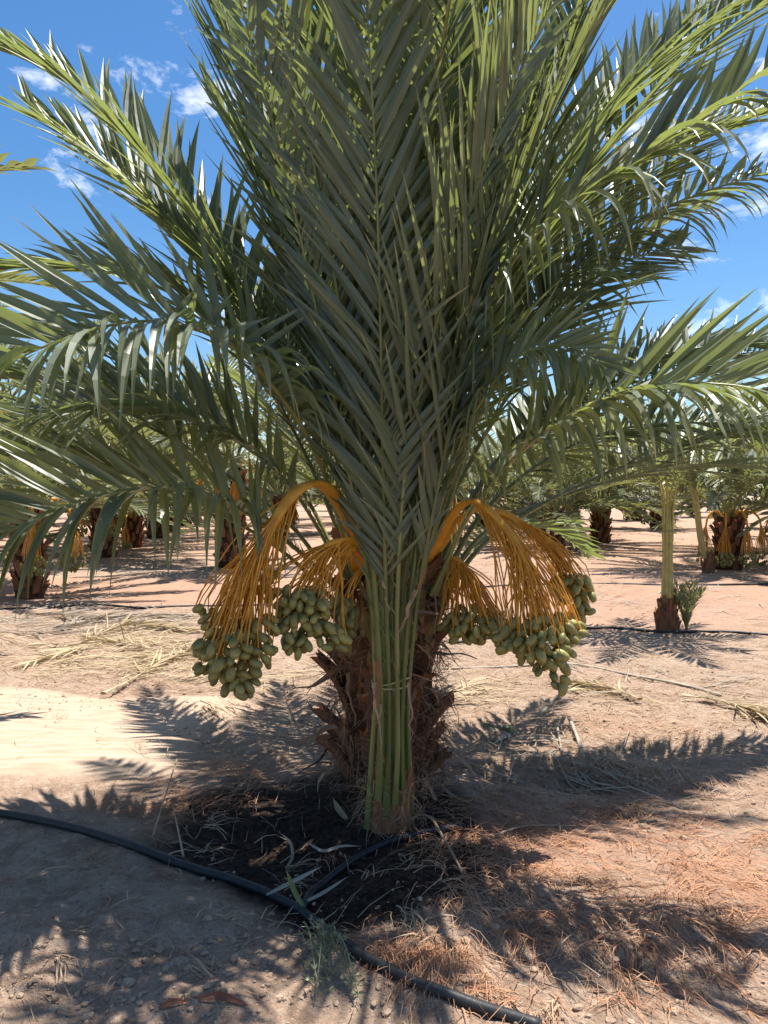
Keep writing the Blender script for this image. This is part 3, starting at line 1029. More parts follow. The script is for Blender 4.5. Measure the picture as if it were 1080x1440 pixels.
for (bx, by, x8, x6, x3, x0, xm, de, d, rl), (tx, td) in zip(OFFS, TIE):
    pts = px([(bx, by, td + .03), ((bx + tx) / 2 + (2 if bx < tx else -2), 1050, td + .01), (tx, 960, td), (x8, 810, td + (de - td) * .12), (x6, 610, td + (de - td) * .3), (x3, 300, td + (de - td) * .65), (x0, 10, td + (de - td) * .9), (xm, -220, de)])
    F.append(frond(pts, d=V((d[0], d[1], 0)), rng=rng, roll=(rl, rl + rng.uniform(-15, 15)), vang=14, droop=.02, lmax=.58, wmax=.034, npair=62, pet=.27, ang=(38, 26), w0=rng.uniform(.022, .034), flare=.042, thick=.7, tint0=.45, tipl=.6, ptint=rng.choice((-.75, -.5, -.25, 0, .1)), nsp=5))
assemble(off, F, M['leaf'], M['petiole_off'], 290)
mb = MB()
for dz, tl in ((0, .004), (.022, -.006)):
    c = at(550, 962, 3.18) + V((0, 0, dz))
    mb.tube([c + V((math.cos(a) * .080, math.sin(a) * .085, tl * math.sin(a * 2) + .01 * math.cos(a))) for a in [2 * math.pi * i / 28 for i in range(29)]], .0035, 5, .2)
mb.build('twine', [M['twine']], off, smooth=True)

for k, (x0, y0, x1, y1) in enumerate([(527, 1025, 531, 930), (533, 1015, 526, 960), (578, 1040, 574, 960), (522, 760, 519, 700), (560, 900, 585, 830), (541, 1075, 536, 990), (569, 880, 600, 800), (548, 860, 530, 800)]):
    mb = MB()
    P_, _ = spline([at(x1, y1, 3.07), at((x0 + x1) / 2 + rng.uniform(-5, 5), (y0 + y1) / 2, 3.05), at(x0, y0, 3.06)], 9)
    for q in P_[2:-1]:
        q.x += rng.gauss(0, .006)
        q.y += rng.gauss(0, .006)
    mb.ribbon(P_, rng.uniform(.010, .024), V((1, rng.uniform(-.6, .6), .2)).normalized(), rng.random())
    mb.build('dry_sheath', [M['straw'] if k % 3 else M['husk']], off)

# ------------------------------------------------------------------ palms of the orchard behind
rng = random.Random(31)


def far_frond(ln, el, bend, npair, lmax, wmax):
    pts = auto_path((0.1, 0, 0), 0, el, ln, bend)
    rm, lf = frond(pts, d=V((1, 0, 0)), npair=npair, lmax=lmax, wmax=wmax, pet=.2, vang=28, droop=.08, ang=(60, 28), w0=.04, flare=.1, rng=rng)
    mb = join([m for m, _ in lf])
    me_l = mb.build('leaflets', [M['leaf_far']])
    me_r = rm.build('frond', [M['petiole']], smooth=True)
    a, b = me_r.data, me_l.data
    bpy.data.objects.remove(me_l)
    bpy.data.objects.remove(me_r)
    return a, b


FAR = [far_frond(2.9, R(78), 1.0, 44, .46, .05), far_frond(2.9, R(56), 1.2, 44, .46, .05), far_frond(2.7, R(34), 1.1, 42, .44, .05), far_frond(2.4, R(12), .8, 40, .42, .05)]


def far_bunch_mesh():
    mb = MB()
    P, _ = spline([V((.1, 0, 0)), V((.3, 0, .22)), V((.5, 0, .1)), V((.56, 0, -.15))], 12)
    mb.tube(P, [.028 - .012 * i / 11 for i in range(12)], 6, .5)
    for k in range(34):
        a = rng.uniform(0, 6.28)
        r = rng.uniform(.03, .15)
        e = V((.57 + math.cos(a) * r, math.sin(a) * r, -.55 + rng.uniform(-.08, .05)))
        mb.tube([P[-1 - rng.randrange(3)], P[-1].lerp(e, .5) + V((math.cos(a) * .03, math.sin(a) * .03, 0)), e], .006, 3, rng.random())
    st = mb.build('fruit_bunch', [M['stalk']])
    mb = MB()
    for k in range(46):
        q = V((rng.gauss(0, 1), rng.gauss(0, 1), rng.gauss(0, 1))).normalized()
        c = V((.57, 0, -.66)) + V((q.x * .15, q.y * .15, q.z * .13))
        s = .028
        mb.add([c + V((s, 0, 0)), c + V((0, s, 0)), c + V((-s, 0, 0)), c + V((0, -s, 0)), c + V((0, 0, s * 1.5)), c + V((0, 0, -s * 1.5))],
               [(0, 1, 4), (1, 2, 4), (2, 3, 4), (3, 0, 4), (1, 0, 5), (2, 1, 5), (3, 2, 5), (0, 3, 5)], rng.random())
    dt = mb.build('dates', [M['date']])
    a, b = st.data, dt.data
    bpy.data.objects.remove(st)
    bpy.data.objects.remove(dt)
    return a, b


FB = far_bunch_mesh()


def orchard_palm(x, y, label, group=None, th=1.3, r=.2, nf=24, nb=3, seed=0, boots=False, scale=1.0, bunch_az=None, min_el=0):
    rg = random.Random(seed)
    b = V((x, y, height(x, y)))
    t = thing('date_palm', b, label, 'palm tree', group)
    mb = MB()
    trunk_core(mb, b, th, r * .9, r * .95, 12, 8)
    nbt = int(46 * th)
    each = []
    for i in range(nbt):
        a = i * R(137.5) + rg.uniform(-.1, .1)
        o = V((math.cos(a), math.sin(a), 0))
        m2 = MB()
        boot_mesh(m2, b + o * r * .88 + UP * (-.03 + th * i / nbt), o, R(rg.uniform(18, 40)), rg.uniform(.16, .26), .17, .055, rg, rg.random() * .8)
        each.append(m2)
    if boots:
        tr = mb.build('trunk', [M['core']], t)
        for m2 in each:
            m2.build('leaf_base', [M['boot'], M['cut']], tr)
    else:
        off_ = len(mb.f)
        mj = join([mb] + each)
        mj.m = [2] * off_ + mj.m[off_:]
        mj.build('trunk', [M['boot'], M['cut'], M['core']], t)
    topz = UP * (th - .05)
    for i in range(nf):
        a = i * R(137.5) + rg.uniform(-.2, .2)
        k = min(3, int(4 * i / nf))
        k = 3 - k if k < 4 else 0
        k = max(0, k - (1 if min_el and k == 3 else 0))
        mr, ml = FAR[k]
        f = bpy.data.objects.new('frond', mr)
        col.objects.link(f)
        f.parent = t
        f.location = topz + V((0, 0, rg.uniform(-.1, .1)))
        f.rotation_euler = (rg.uniform(-.25, .25), rg.uniform(-.12, .12), a)
        s = scale * rg.uniform(.88, 1.1)
        f.scale = (s, s, s)
        l = bpy.data.objects.new('leaflets', ml)
        col.objects.link(l)
        l.parent = f
        l['kind'] = 'stuff'
    for i in range(nb):
        a = R(bunch_az[i]) if bunch_az else rg.uniform(0, 6.28)
        f = bpy.data.objects.new('fruit_bunch', FB[0])
        col.objects.link(f)
        f.parent = t
        f.location = topz + V((0, 0, -.05))
        f.rotation_euler = (0, 0, a)
        l = bpy.data.objects.new('dates', FB[1])
        col.objects.link(l)
        l.parent = f
        l['kind'] = 'stuff'
    return t


orchard_palm(-4.9, 10.6, 'date palm with reddish trunk behind the drooping leaflets of the fruiting palm', th=1.25, r=.2, nb=2, seed=1, boots=True, bunch_az=[-60, 20])
orchard_palm(-2.95, 14.8, 'date palm with bright orange fruit stalks behind the hanging date bunch', th=1.9, r=.28, nb=4, seed=2, boots=True, bunch_az=[-100, -70, -20, 200])
orchard_palm(6.55, 14.6, 'stout date palm with low fruit bunches beside a leaning tied offshoot', th=1.0, r=.27, nb=4, seed=3, boots=True, bunch_az=[200, 240, 280, -30], min_el=1)
orchard_palm(2.0, 22.5, 'date palm with orange fruit stalks past the fruiting trunk', th=1.7, r=.27, nb=4, seed=4, bunch_az=[-90, -40, 220, 180])
orchard_palm(-4.12, 4.9, 'neighbouring date palm whose frond tips reach into the blue sky', th=1.8, r=.22, nb=0, seed=9, scale=.9)
ROW = [(-6.2, 17.0), (-6.7, 20.5), (-7.3, 24.5), (-8.0, 29.0), (-8.9, 34.5), (-10, 41), (-3.5, 26), (-4.2, 34), (-5.2, 43), (6.2, 22), (10.2, 19), (11.0, 31), (7.6, 31), (13.5, 41),
       (4.2, 33), (3.0, 43), (9.3, 43), (-13.0, 26), (-14.5, 36), (-.5, 37), (-1.5, 48), (16.5, 31), (1.3, 56), (-8, 52), (6.6, 56), (12, 58), (-15, 52), (19, 47), (-11, 18.5), (-4, 64), (4, 68), (-12, 68), (14, 74), (-20, 44), (24, 60), (-9.5, 14.5), (4.3, 19.5), (9.3, 13.8), (-1.2, 27.5), (-15, 20), (14, 24), (1.5, 31), (5.2, 26.5), (-24, 62), (9, 86), (-2, 84), (-9, 90), (20, 88)]
for i, (x, y) in enumerate(ROW):
    if i < 6:
        lb, gr = 'date palm in the row receding behind the reddish trunk palm', 'palms in the row behind the reddish trunk'
    elif y < 33 and x > 3:
        lb, gr = 'date palm standing behind the slim tied offshoot and the drip lines', 'palms behind the tied offshoots'
    else:
        lb, gr = 'far date palm blending into the green band along the horizon', 'far palms along the horizon'
    orchard_palm(x, y, lb, gr, th=random.Random(i).uniform(.7, 1.5), r=.27, nb=random.Random(i + 99).randrange(4), nf=36, scale=random.Random(i + 5).uniform(1.0, 1.35), seed=40 + i)

# tied young offshoots in the mid-distance
def tied_offshoot(px_, py_, hgt, label, lean=V((0, 0, 0)), rg=None, sprout=False, wid=.13):
    b = ground_at(px_, py_)
    t = thing('palm_offshoot', b, label, 'palm offshoot')
    mb = MB()
    trunk_core(mb, b, .35, wid, wid * .55, 12, 7)
    hk_ = mb.build('husk', [M['boot']], t, smooth=True)
    for i in range(22):
        a = i * R(137.5)
        o = V((math.cos(a), math.sin(a), 0))
        m2 = MB()
        f = i / 22
        boot_mesh(m2, b + o * wid * (.85 - .3 * f) + UP * (-.02 + .28 * f), o, R(rg.uniform(4, 22)), rg.uniform(.1, .17), .11, .03, rg, rg.random() * .8)
        m2.build('leaf_base', [M['boot'], M['cut']], hk_)
    F_ = []
    for k in range(9):
        a = k * 2 * math.pi / 9
        o = V((math.cos(a), math.sin(a), 0))
        pts = [b + o * .05 + UP * .2, b + o * .045 + UP * (.55) + lean * .5, b + o * .045 + UP * (hgt * .8) + lean * .9, b + o * .10 + UP * (hgt + .35) + lean * 1.4, b + o * rg.uniform(.45, .75) + UP * (hgt + .8) + lean * 1.7, b + o * rg.uniform(.9, 1.3) + UP * (hgt + .95) + lean * 2]
        F_.append(frond(pts, d=o, rng=rg, npair=30, lmax=.42, wmax=.036, pet=.5, vang=24, droop=.05, w0=.045, flare=.05, thick=.7))
    assemble(t, F_, M['leaf'], M['petiole_yellow'], 0)
    mb = MB()
    c = b + UP * (hgt * .85) + lean * 1.05
    mb.tube([c + V((math.cos(a) * .085, math.sin(a) * .085, 0)) for a in [2 * math.pi * i / 16 for i in range(17)]], .006, 4, .5)
    mb.build('twine', [M['twine']], t)
    return t, b


rg = random.Random(77)
t, b = tied_offshoot(938, 888, 1.2, 'slim tied palm offshoot with yellow petioles beside the drip line', rg=rg)
sb = b + V((.2, .0, 0))
sp_t = thing('palm_seedling', sb, 'small green palm sprout growing against the slim tied offshoot', 'palm sprout')
F_ = []
for k in range(7):
    a = R(k * 51 + 10)
    F_.append(frond(auto_path(sb + UP * -.02, a, R(80), rg.uniform(.42, .6), .5), rng=rg, npair=12, lmax=.2, wmax=.02, pet=.45, vang=24, ang=(45, 25), w0=.014, flare=.03))
assemble(sp_t, F_, M['leaf_far'], M['petiole'], 0)
tied_offshoot(996, 806, 1.5, 'dark tied palm offshoot leaning against the stout palm', lean=V((-.25, 0, .0)), rg=rg, wid=.12)

# ------------------------------------------------------------------ hoses
def hose(pts, r, label, lift=.7, sag=True):
    P, L_ = spline(pts, max(30, len(pts) * 9))
    P = [V((p.x, p.y, max(p.z, height(p.x, p.y)) + r * lift)) if sag else p for p in P]
    sm = []
    for i in range(len(P)):
        a = P[max(0, i - 2):i + 3]
        sm.append(V((P[i].x, P[i].y, max(sum(q.z for q in a) / len(a), height(P[i].x, P[i].y) + r * .3))))
    mb = MB()
    mb.tube(sm, r, 10, .5)
    for i in range(len(mb.t)):
        mb.t[i] = random.random()
    o = mb.build('irrigation_hose', [M['hose']], smooth=True)
    return tag(o, label, 'hose', 'irrigation lines on the ground')


hp = [ground_at(*p) for p in [(-40, 1143), (30, 1152), (110, 1170), (190, 1195), (260, 1222), (330, 1243), (390, 1268), (440, 1300), (490, 1336), (540, 1366), (600, 1394), (680, 1424), (760, 1450)]]
hose(hp, .0165, 'thick black irrigation hose crossing in front of the fruiting palm')
bp_ = [ground_at(*p) for p in [(425, 1282), (450, 1250), (490, 1218), (535, 1193), (585, 1176), (650, 1166)]]
hose(bp_, .0135, 'short black hose branch leading to the foot of the tied offshoot')
hose([ground_at(*p) for p in [(640, 905), (740, 893), (850, 884), (940, 891), (1010, 889), (1110, 896), (1300, 900)]], .014, 'thin black drip line passing the slim tied offshoot')
hose([ground_at(*p) for p in [(-120, 870), (0, 858), (80, 855), (140, 851), (200, 856), (290, 853), (420, 852)]], .014, 'thin black drip line behind the pile of dead fronds')
hose([ground_at(*p) for p in [(640, 828), (740, 824), (860, 822), (960, 824), (1090, 822), (1300, 826)]], .016, 'thin black drip line at the foot of the stout palm')

# ------------------------------------------------------------------ litter
def strand(mb, p, az, ln, wd, lift, rng, tint, curl=.5):
    pts = []
    x, y = p.x, p.y
    n = 4
    e = rng.uniform(.0, lift)
    for k in range(n + 1):
        t = k / n
        z = height(x, y) + .004 + e * math.sin(min(1, t * 1.1) * math.pi) * ln * .7 + rng.uniform(0, .006)
        pts.append(V((x, y, z)))
        x += math.cos(az) * ln / n
        y += math.sin(az) * ln / n
        az += rng.gauss(0, curl * .5)
    side = V((-math.sin(az), math.cos(az), rng.uniform(-.6, .6))).normalized()
    mb.ribbon(pts, wd, side, tint)


def litter(name, label, cat, mat, blobs, wd, ln, lift, rng, curl=.5, tuft=True):
    mb = MB()
    for (cx, cy, rx, ry, n, az, spr) in blobs:
        tufts = [(cx + rng.gauss(0, rx), cy + rng.gauss(0, ry), rng.gauss(0, spr), rng.uniform(.15, .5)) for _ in range(max(1, n // 22))]
        for _ in range(n):
            if tuft and rng.random() < .55:
                tx_, ty_, ta, ts = rng.choice(tufts)
                a = ground_at(tx_ + rng.gauss(0, 11), min(1600, max(720, ty_ + rng.gauss(0, 5))))
                ang_ = R(az) + ta + rng.gauss(0, ts)
            else:
                a = ground_at(cx + rng.gauss(0, rx), min(1600, max(720, cy + rng.gauss(0, ry))))
                ang_ = R(az) + rng.gauss(0, spr)
            strand(mb, a, ang_, rng.uniform(*ln), rng.uniform(*wd), lift, rng, rng.random(), curl)
    return tag(mb.build(name, [mat]), label, cat, kind='stuff')


rng = random.Random(51)
litter('dry_grass', 'rusty orange dead grass matted on the ground beside the palm', 'dead grass', M['rust'],
       [(720, 1155, 75, 28, 700, -20, .7), (690, 1215, 55, 40, 600, -30, 1.0), (640, 1180, 30, 18, 150, -30, .9), (790, 1240, 70, 35, 420, -40, .9), (860, 1160, 80, 22, 260, -10, .8), (760, 1300, 60, 28, 320, -80, .6),
        (600, 1340, 35, 14, 520, -95, .45), (700, 1390, 70, 25, 110, -80, .7), (930, 1290, 70, 35, 420, -50, .8), (1010, 1230, 50, 40, 420, -40, .9), (1050, 1270, 40, 40, 250, -40, .9), (900, 1340, 50, 20, 150, -80, .6),
        (870, 1110, 60, 18, 120, 0, 1.2), (950, 1130, 60, 30, 160, 0, 1.2), (200, 1140, 45, 12, 240, 20, .7), (330, 1090, 60, 10, 200, 20, .5), (280, 1130, 50, 18, 160, 30, .8), (140, 1225, 50, 30, 90, 40, .9), (980, 1400, 70, 25, 110, -60, 1), (510, 1330, 20, 12, 40, 60, 1), (640, 1130, 60, 10, 100, 0, .8), (460, 1190, 90, 30, 25, 40, 1.2)],
       (.0016, .0048), (.04, .17), .3, rng)
litter('dry_straw', 'pale straw and leaf scraps strewn over the dry soil', 'straw', M['straw'],
       [(120, 930, 110, 28, 1300, 12, .8), (220, 890, 70, 15, 500, 12, .7), (600, 1000, 300, 60, 1100, 0, 1.5), (930, 1030, 120, 50, 900, 0, 1.5), (960, 910, 120, 15, 300, 0, 1.2), (400, 1060, 80, 30, 260, 10, 1.2), (430, 930, 40, 20, 120, 20, 1), (420, 985, 50, 20, 180, 20, 1.1), (700, 960, 60, 25, 300, 10, 1.0), (850, 980, 120, 30, 400, 0, 1.1), (980, 1000, 80, 25, 260, -15, .8),
        (900, 1080, 120, 40, 420, 10, 1.3), (700, 1060, 50, 30, 240, 20, 1.2), (900, 930, 150, 22, 380, 0, 1.2), (240, 960, 80, 20, 200, 10, 1), (700, 800, 100, 25, 400, 0, .8), (900, 790, 120, 20, 400, 0, .8), (900, 745, 160, 12, 300, 0, .8), (150, 800, 120, 18, 300, 0, .8), (250, 775, 60, 12, 200, 0, .8), (820, 1320, 160, 60, 200, -60, 1.2), (300, 1190, 90, 40, 120, 40, 1), (640, 1250, 60, 50, 120, 0, 1.2), (150, 1380, 120, 40, 70, 0, 1.5), (400, 1300, 60, 30, 60, 30, 1)],
       (.002, .006), (.04, .18), .3, rng)


litter('dead_leaflets', 'tangle of long pale dead leaflets piled under the drooping fronds', 'dead leaflets', M['deadleaf'],
       [(120, 915, 80, 18, 260, 12, .6), (220, 900, 50, 20, 320, 15, .6), (330, 960, 50, 14, 50, 20, .8), (210, 940, 45, 12, 120, 22, .4), (60, 935, 60, 10, 90, 10, .4), (430, 950, 30, 12, 26, 20, .6), (1030, 1000, 30, 8, 40, -15, .2), (860, 978, 30, 6, 36, -12, .2), (660, 975, 30, 14, 60, 30, .8)],
       (.006, .014), (.15, .5), .16, rng, .12)
litter('weathered_leaflets', 'grey weathered leaflets spread along the drip line behind the pile', 'dead leaflets', M['greyleaf'],
       [(80, 880, 90, 10, 260, 8, .3), (220, 870, 60, 8, 160, 8, .3), (800, 770, 120, 8, 160, 0, .3), (880, 750, 100, 6, 120, 0, .3), (700, 805, 60, 8, 80, 0, .4), (200, 785, 60, 8, 80, 0, .3), (900, 850, 120, 6, 70, 0, .5), (930, 945, 100, 20, 60, 0, .9), (780, 1060, 60, 20, 50, 30, 1)],
       (.006, .014), (.15, .5), .16, rng, .12)


litter('broken_frond_litter', 'sun bleached broken fronds littering the ground between the palm rows', 'frond litter', M['greyleaf'],
       [(850, 765, 150, 14, 420, 0, .9), (900, 740, 140, 8, 260, 0, .8), (720, 800, 80, 14, 240, 0, .9), (980, 840, 100, 14, 160, 0, .9), (160, 795, 110, 14, 260, 0, .9), (230, 765, 50, 10, 160, 0, .8), (450, 780, 80, 20, 200, 0, .9), (560, 760, 120, 12, 260, 0, .9), (60, 860, 100, 12, 160, 5, .7)],
       (.008, .022), (.12, .45), .22, rng, .2)


def clods(name, label, mat, blobs, rng, smin, smax, wetonly=False):
    mb = MB()
    for (cx, cy, rx, ry, n) in blobs:
        for _ in range(n):
            c = ground_at(cx + rng.gauss(0, rx), max(760, cy + rng.gauss(0, ry)))
            if wetonly and wet(c.x, c.y) < .5:
                continue
            s = smin * (smax / smin) ** (rng.random() ** 2.2)
            rock(mb, c + UP * s * .25, s, rng)
    return tag(mb.build(name, [mat]), label, 'soil clods', kind='stuff')


def rock(mb, c, s, rng):
    ph = (1 + 5 ** .5) / 2
    base = [V(v).normalized() for v in ((-1, ph, 0), (1, ph, 0), (-1, -ph, 0), (1, -ph, 0), (0, -1, ph), (0, 1, ph), (0, -1, -ph), (0, 1, -ph), (ph, 0, -1), (ph, 0, 1), (-ph, 0, -1), (-ph, 0, 1))]
    q = Quaternion((rng.random(), rng.random(), rng.random()), rng.uniform(0, 6))
    sx, sy, sz = rng.uniform(.7, 1.3), rng.uniform(.7, 1.3), rng.uniform(.45, .9)
    vs = []
    for v in base:
        u = q @ v * rng.uniform(.72, 1.18)
        vs.append(c + V((u.x * sx, u.y * sy, u.z * sz)) * s)
    mb.add(vs, [(0, 11, 5), (0, 5, 1), (0, 1, 7), (0, 7, 10), (0, 10, 11), (1, 5, 9), (5, 11, 4), (11, 10, 2), (10, 7, 6), (7, 1, 8), (3, 9, 4), (3, 4, 2), (3, 2, 6), (3, 6, 8), (3, 8, 9), (4, 9, 5), (2, 4, 11), (6, 2, 10), (8, 6, 7), (9, 8, 1)], rng.random())


rng = random.Random(61)
clods('soil_clods', 'crumbly pale clods and grit scattered over the dry soil', M['clod'],
      [(820, 1095, 90, 25, 420), (700, 1080, 50, 25, 160), (900, 1150, 80, 30, 220), (980, 1090, 80, 40, 200), (380, 1020, 60, 25, 160), (270, 1035, 40, 8, 70), (200, 1390, 120, 40, 300), (80, 1300, 80, 60, 180), (330, 1330, 70, 40, 120), (800, 1300, 180, 80, 420), (960, 960, 120, 40, 240), (150, 985, 130, 10, 160), (600, 940, 120, 40, 220), (880, 1000, 150, 60, 1100), (200, 960, 160, 30, 300), (420, 1010, 70, 30, 300), (700, 1350, 260, 60, 500)], rng, .003, .015)
clods('wet_soil_crumbs', 'dark moist soil crumbs in the basin around the palm', M['darkclod'],
      [(400, 1160, 70, 40, 420), (580, 1250, 50, 45, 420), (480, 1250, 50, 50, 220)], rng, .003, .014, True)
for i, (cx, cy, s) in enumerate([(800, 1108, .028), (775, 1098, .024), (830, 1075, .022), (905, 1165, .026), (870, 1140, .024), (745, 1115, .02), (920, 1145, .022), (330, 1350, .022), (960, 1180, .02), (760, 1075, .02), (265, 1405, .02), (180, 1385, .02)]):
    p = ground_at(cx, cy)
    mb = MB()
    rock(mb, V((0, 0, 0)), s, rng)
    o = mb.build('soil_clod', [M['clod']])
    o.location = p + UP * s * .3
    tag(o, 'larger pale lump of dried soil among the finer crumbs', 'soil clod', 'larger lumps of dried soil')


# dead fronds on the ground
def dead_frond(pts, label, mat, rng, lmax=.4, npair=34, group=None, spread=(24, 9), w0=.017, pet=.2, wmax=.02):
    g = [ground_at(*p) + UP * .035 for p in pts]
    b = g[0].copy()
    t = thing('dead_frond', V((b.x, b.y, height(b.x, b.y))), label, 'dead frond', group)
    rm, lf = frond(g, rng=rng, npair=npair, lmax=lmax, wmax=wmax, pet=pet, vang=8, droop=.05, ang=spread, w0=w0, flare=.05, floor=.004, jitter=2.6)
    st = rm.build('stalk', [mat], t, smooth=True)
    tag(join([m for m, _ in lf]).build('leaflets', [mat], t), kind='stuff')
    return t


rng = random.Random(71)
dead_frond([(40, 912), (110, 906), (180, 884), (290, 890)], 'straw yellow dead frond on top of the pile by the hanging bunch', M['deadleaf'], rng, .55, 40)
dead_frond([(290, 912), (220, 918), (150, 908), (40, 938)], 'pale dead frond in the middle of the pile on the soil', M['deadleaf'], rng, .5, 40)
dead_frond([(145, 982), (185, 960), (230, 935), (300, 905)], 'bleached dead frond with its cut end jutting from the pile', M['deadleaf'], rng, .42, 36)
dead_frond([(-40, 888), (60, 892), (140, 874), (260, 868)], 'grey weathered frond lying along the drip line', M['greyleaf'], rng, .6, 40)
dead_frond([(-30, 880), (50, 868), (120, 872), (230, 880)], 'grey weathered frond crossed under the straw yellow pile', M['greyleaf'], rng, .6, 40)
dead_frond([(900, 990), (860, 975), (820, 966), (790, 962)], 'short pale dead frond below the hanging date bunch', M['deadleaf'], rng, .3, 20, spread=(16, 8))
dead_frond([(960, 985), (1010, 992), (1060, 1005), (1130, 1030)], 'bundle of pale leaflets of a dead frond near the long stick', M['deadleaf'], rng, .4, 30, spread=(18, 8))
dead_frond([(900, 770), (840, 775), (780, 780), (700, 790)], 'bleached dead frond lying in the sun past the drip lines', M['greyleaf'], rng, .5, 30)
dead_frond([(960, 760), (900, 752), (830, 756), (760, 762)], 'bleached dead frond farther back between the orchard rows', M['greyleaf'], rng, .5, 30)


def stick(pts, r0, r1, label, mat, cat='stick', name='dry_stick', lift=.012):
    P, _ = spline([ground_at(p[0], p[1]) + UP * (p[2] if len(p) > 2 else lift) for p in pts], 22)
    mb = MB()
    mb.tube(P, [r0 + (r1 - r0) * i / 21 for i in range(22)], 6, .5, flat=.6)
    for i in range(len(mb.t)):
        mb.t[i] = random.random()
    return tag(mb.build(name, [mat], smooth=True), label, cat)


stick([(590, 945), (700, 940), (800, 935), (880, 950), (960, 965), (1014, 980)], .010, .016, 'long thin dry stalk lying on the soil behind the date bunch', M['greyleaf'])
stick([(800, 1020, .05), (812, 1045, .03), (826, 1076)], .012, .008, 'short pale split stalk beside the white curled sheath', M['sheath'])
stick([(783, 1028, .04), (790, 1060)], .008, .006, 'thin grey twig beside the white curled sheath', M['greyleaf'])
stick([(640, 1070, .02), (690, 1092, .03), (735, 1105)], .008, .006, 'bent dry stem at the edge of the rusty grass', M['greyleaf'])
stick([(215, 1185, .03), (235, 1150, .12), (252, 1118, .20)], .004, .003, 'thin upright straw stem by the black hose', M['straw'], 'straw stem', 'straw_stem')
stick([(258, 1212, .02), (250, 1185, .06), (242, 1160, .09)], .005, .002, 'short leaning straw stem touching the black hose', M['straw'], 'straw stem', 'straw_stem')
stick([(560, 1165, .02), (600, 1163, .05), (625, 1195, .04), (650, 1230)], .006, .004, 'bent pale straw stem at the foot of the tied offshoot', M['straw'], 'straw stem', 'straw_stem')
stick([(360, 1345, .01), (400, 1300, .02), (425, 1268, .03)], .003, .002, 'fine straw stem crossing the black hose', M['straw'], 'straw stem', 'straw_stem')
stick([(690, 1180), (740, 1168, .02), (810, 1165)], .004, .003, 'long yellowish straw stem across the rusty grass', M['straw'], 'straw stem', 'straw_stem')


def blade(name, pts3, wd, label, mat, cat='leaf scrap', fold=.4):
    P, _ = spline(pts3, 12)
    mb = MB()
    vs = []
    for i, p in enumerate(P):
        t = i / 11
        T = (P[min(i + 1, 11)] - P[max(i - 1, 0)]).normalized()
        W = T.cross(V((.2, -.8, .5))).normalized()
        U = W.cross(T)
        h_ = wd * .5 * math.sin(min(1, (t + .12) * .95) * math.pi) ** .6
        vs += [p - W * h_, p - U * h_ * fold - U * .0012, p + W * h_, p - U * h_ * fold + U * .0012]
    fs = []
    for i in range(11):
        a = 4 * i
        fs += [(a, a + 1, a + 5, a + 4), (a + 1, a + 2, a + 6, a + 5), (a + 2, a + 3, a + 7, a + 6), (a + 3, a, a + 4, a + 7)]
    mb.add(vs, fs, .6)
    for i in range(len(mb.t)):
        mb.t[i] = .3 + .6 * random.random()
    return tag(mb.build(name, [mat], smooth=False), label, cat)


def gp(x, y, z=0.0):
    return ground_at(x, y) + UP * z


g0 = ground_at(428, 1285)
blade('dry_leaf', [g0 + UP * .02, at(415, 1255, g0.y), at(402, 1222, g0.y)], .018, 'upright yellow green leaf blade standing by the hose junction', M['petiole'])
g0 = ground_at(375, 1270)
blade('dry_leaf', [g0 + UP * .03, at(415, 1238, g0.y + .06), at(455, 1217, g0.y + .12)], .014, 'pale dry leaf blade lying over the black hose', M['sheath'])
g0 = ground_at(425, 1278)
blade('dry_leaf', [g0 + UP * .02, at(455, 1255, g0.y + .05), at(490, 1232, g0.y + .1)], .012, 'narrow pale blade between the two hoses', M['sheath'])
g0 = ground_at(402, 1225)
blade('dry_leaf', [g0 + UP * .01, at(411, 1205, g0.y), at(408, 1185, g0.y), at(392, 1170, g0.y)], .012, 'curled tan leaf strip rising from the black soil', M['straw'])
g0 = ground_at(435, 1195)
blade('dry_leaf', [g0 + UP * .02, gp(455, 1207, .03), gp(480, 1200, .03), gp(510, 1197, .02)], .012, 'pale leaf strip lying on the wet soil beside the hose branch', M['sheath'])
g0 = ground_at(488, 1155)
blade('dry_bract', [g0 + UP * .01, at(476, 1138, g0.y), at(468, 1122, g0.y)], .026, 'split yellow bract stuck in the wet black soil', M['deadleaf'])
blade('leaf_scrap', [gp(225, 1420, .008), gp(243, 1416, .014), gp(264, 1412, .008)], .016, 'dark red leaf scrap on the shaded soil', M['brownleaf'])
blade('leaf_scrap', [gp(278, 1408, .008), gp(312, 1409, .016), gp(352, 1419, .008)], .018, 'longer curled red brown leaf scrap on the shaded soil', M['brownleaf'])
blade('curled_sheath', [gp(768, 1002, .05), at(752, 1015, 4.75), at(735, 1028, 4.72), gp(712, 1040, .03), gp(690, 1052, .01)], .05, 'white curled leaf sheath lying beside a green leaf fan', M['sheath'], 'leaf sheath')
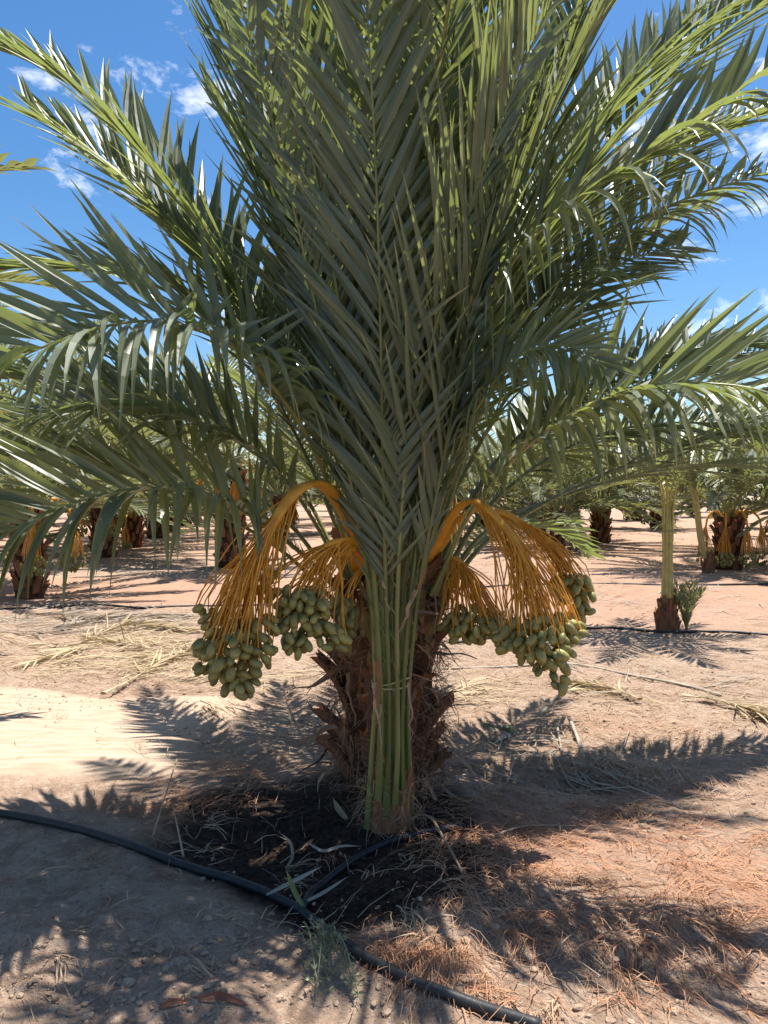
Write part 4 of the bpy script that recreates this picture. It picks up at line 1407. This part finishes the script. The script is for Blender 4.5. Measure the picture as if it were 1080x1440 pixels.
blade('curled_sheath', [at(752, 1015, 4.75), at(742, 1030, 4.68), at(748, 1048, 4.6), gp(758, 1062, .02)], .05, 'short white curled strip hanging from the leaf sheath', M['sheath'], 'leaf sheath')
# small green fan
gb = ground_at(715, 1040)
ft = thing('leaf_fan', gb, 'small green leaf fan lying under the white curled sheath', 'leaf fan')
for k in range(12):
    mb = MB()
    a = R(150 + k * 5)
    leaflet(mb, gb + V((0.03, 0.0, .03 + .004 * k)), V((math.cos(a), math.sin(a) * .6, .35 - .02 * k)), V((0, -.6, 1)), .2, .016, .04, .5, .5)
    mb.build('leaflet', [M['leaf']], ft)

# the green weed draped over the hose
wb = ground_at(468, 1345)
wt = thing('weed', wb, 'feathery green weed draped over the black hose', 'weed')
rng = random.Random(91)
stm = MB()
lvm = MB()
for k in range(8):
    x0 = 468 + rng.uniform(-12, 8)
    p = at(440 + rng.uniform(-10, 25), 1312 + rng.uniform(-10, 8), wb.y + .06) if k else at(430, 1300, wb.y + .08)
    p.z = max(p.z, height(p.x, p.y) + .03)
    ex = 470 + rng.uniform(-38, 42)
    ey = 1370 + rng.uniform(-25, 55)
    e = ground_at(ex, ey) + UP * .03
    m = p.lerp(e, .45) + UP * rng.uniform(.03, .07)
    P, _ = spline([p, m, e], 16)
    stm.tube(P, [.0026 - .0014 * i / 15 for i in range(16)], 4, rng.random())
    for i in range(2, 16):
        for s in range(2):
            d = V((rng.gauss(0, 1), rng.gauss(0, 1), rng.gauss(-.3, .6))).normalized()
            q = P[i] + d * rng.uniform(0, .035)
            stm.tube([P[i], q], .0008, 3, .5, cap=False)
            for _ in range(3):
                dd = (d + V((rng.gauss(0, .6), rng.gauss(0, .6), rng.gauss(0, .6)))).normalized()
                leafn = V((rng.gauss(0, 1), rng.gauss(0, 1), 1)).normalized()
                sd = dd.cross(leafn).normalized() * .0028
                ln_ = rng.uniform(.010, .020)
                lvm.add([q, q + dd * ln_ * .5 + sd, q + dd * ln_, q + dd * ln_ * .5 - sd], [(0, 1, 2, 3)], rng.random())
stm.build('stems', [M['weed']], wt)
tag(lvm.build('leaves', [M['weed']], wt), kind='stuff')
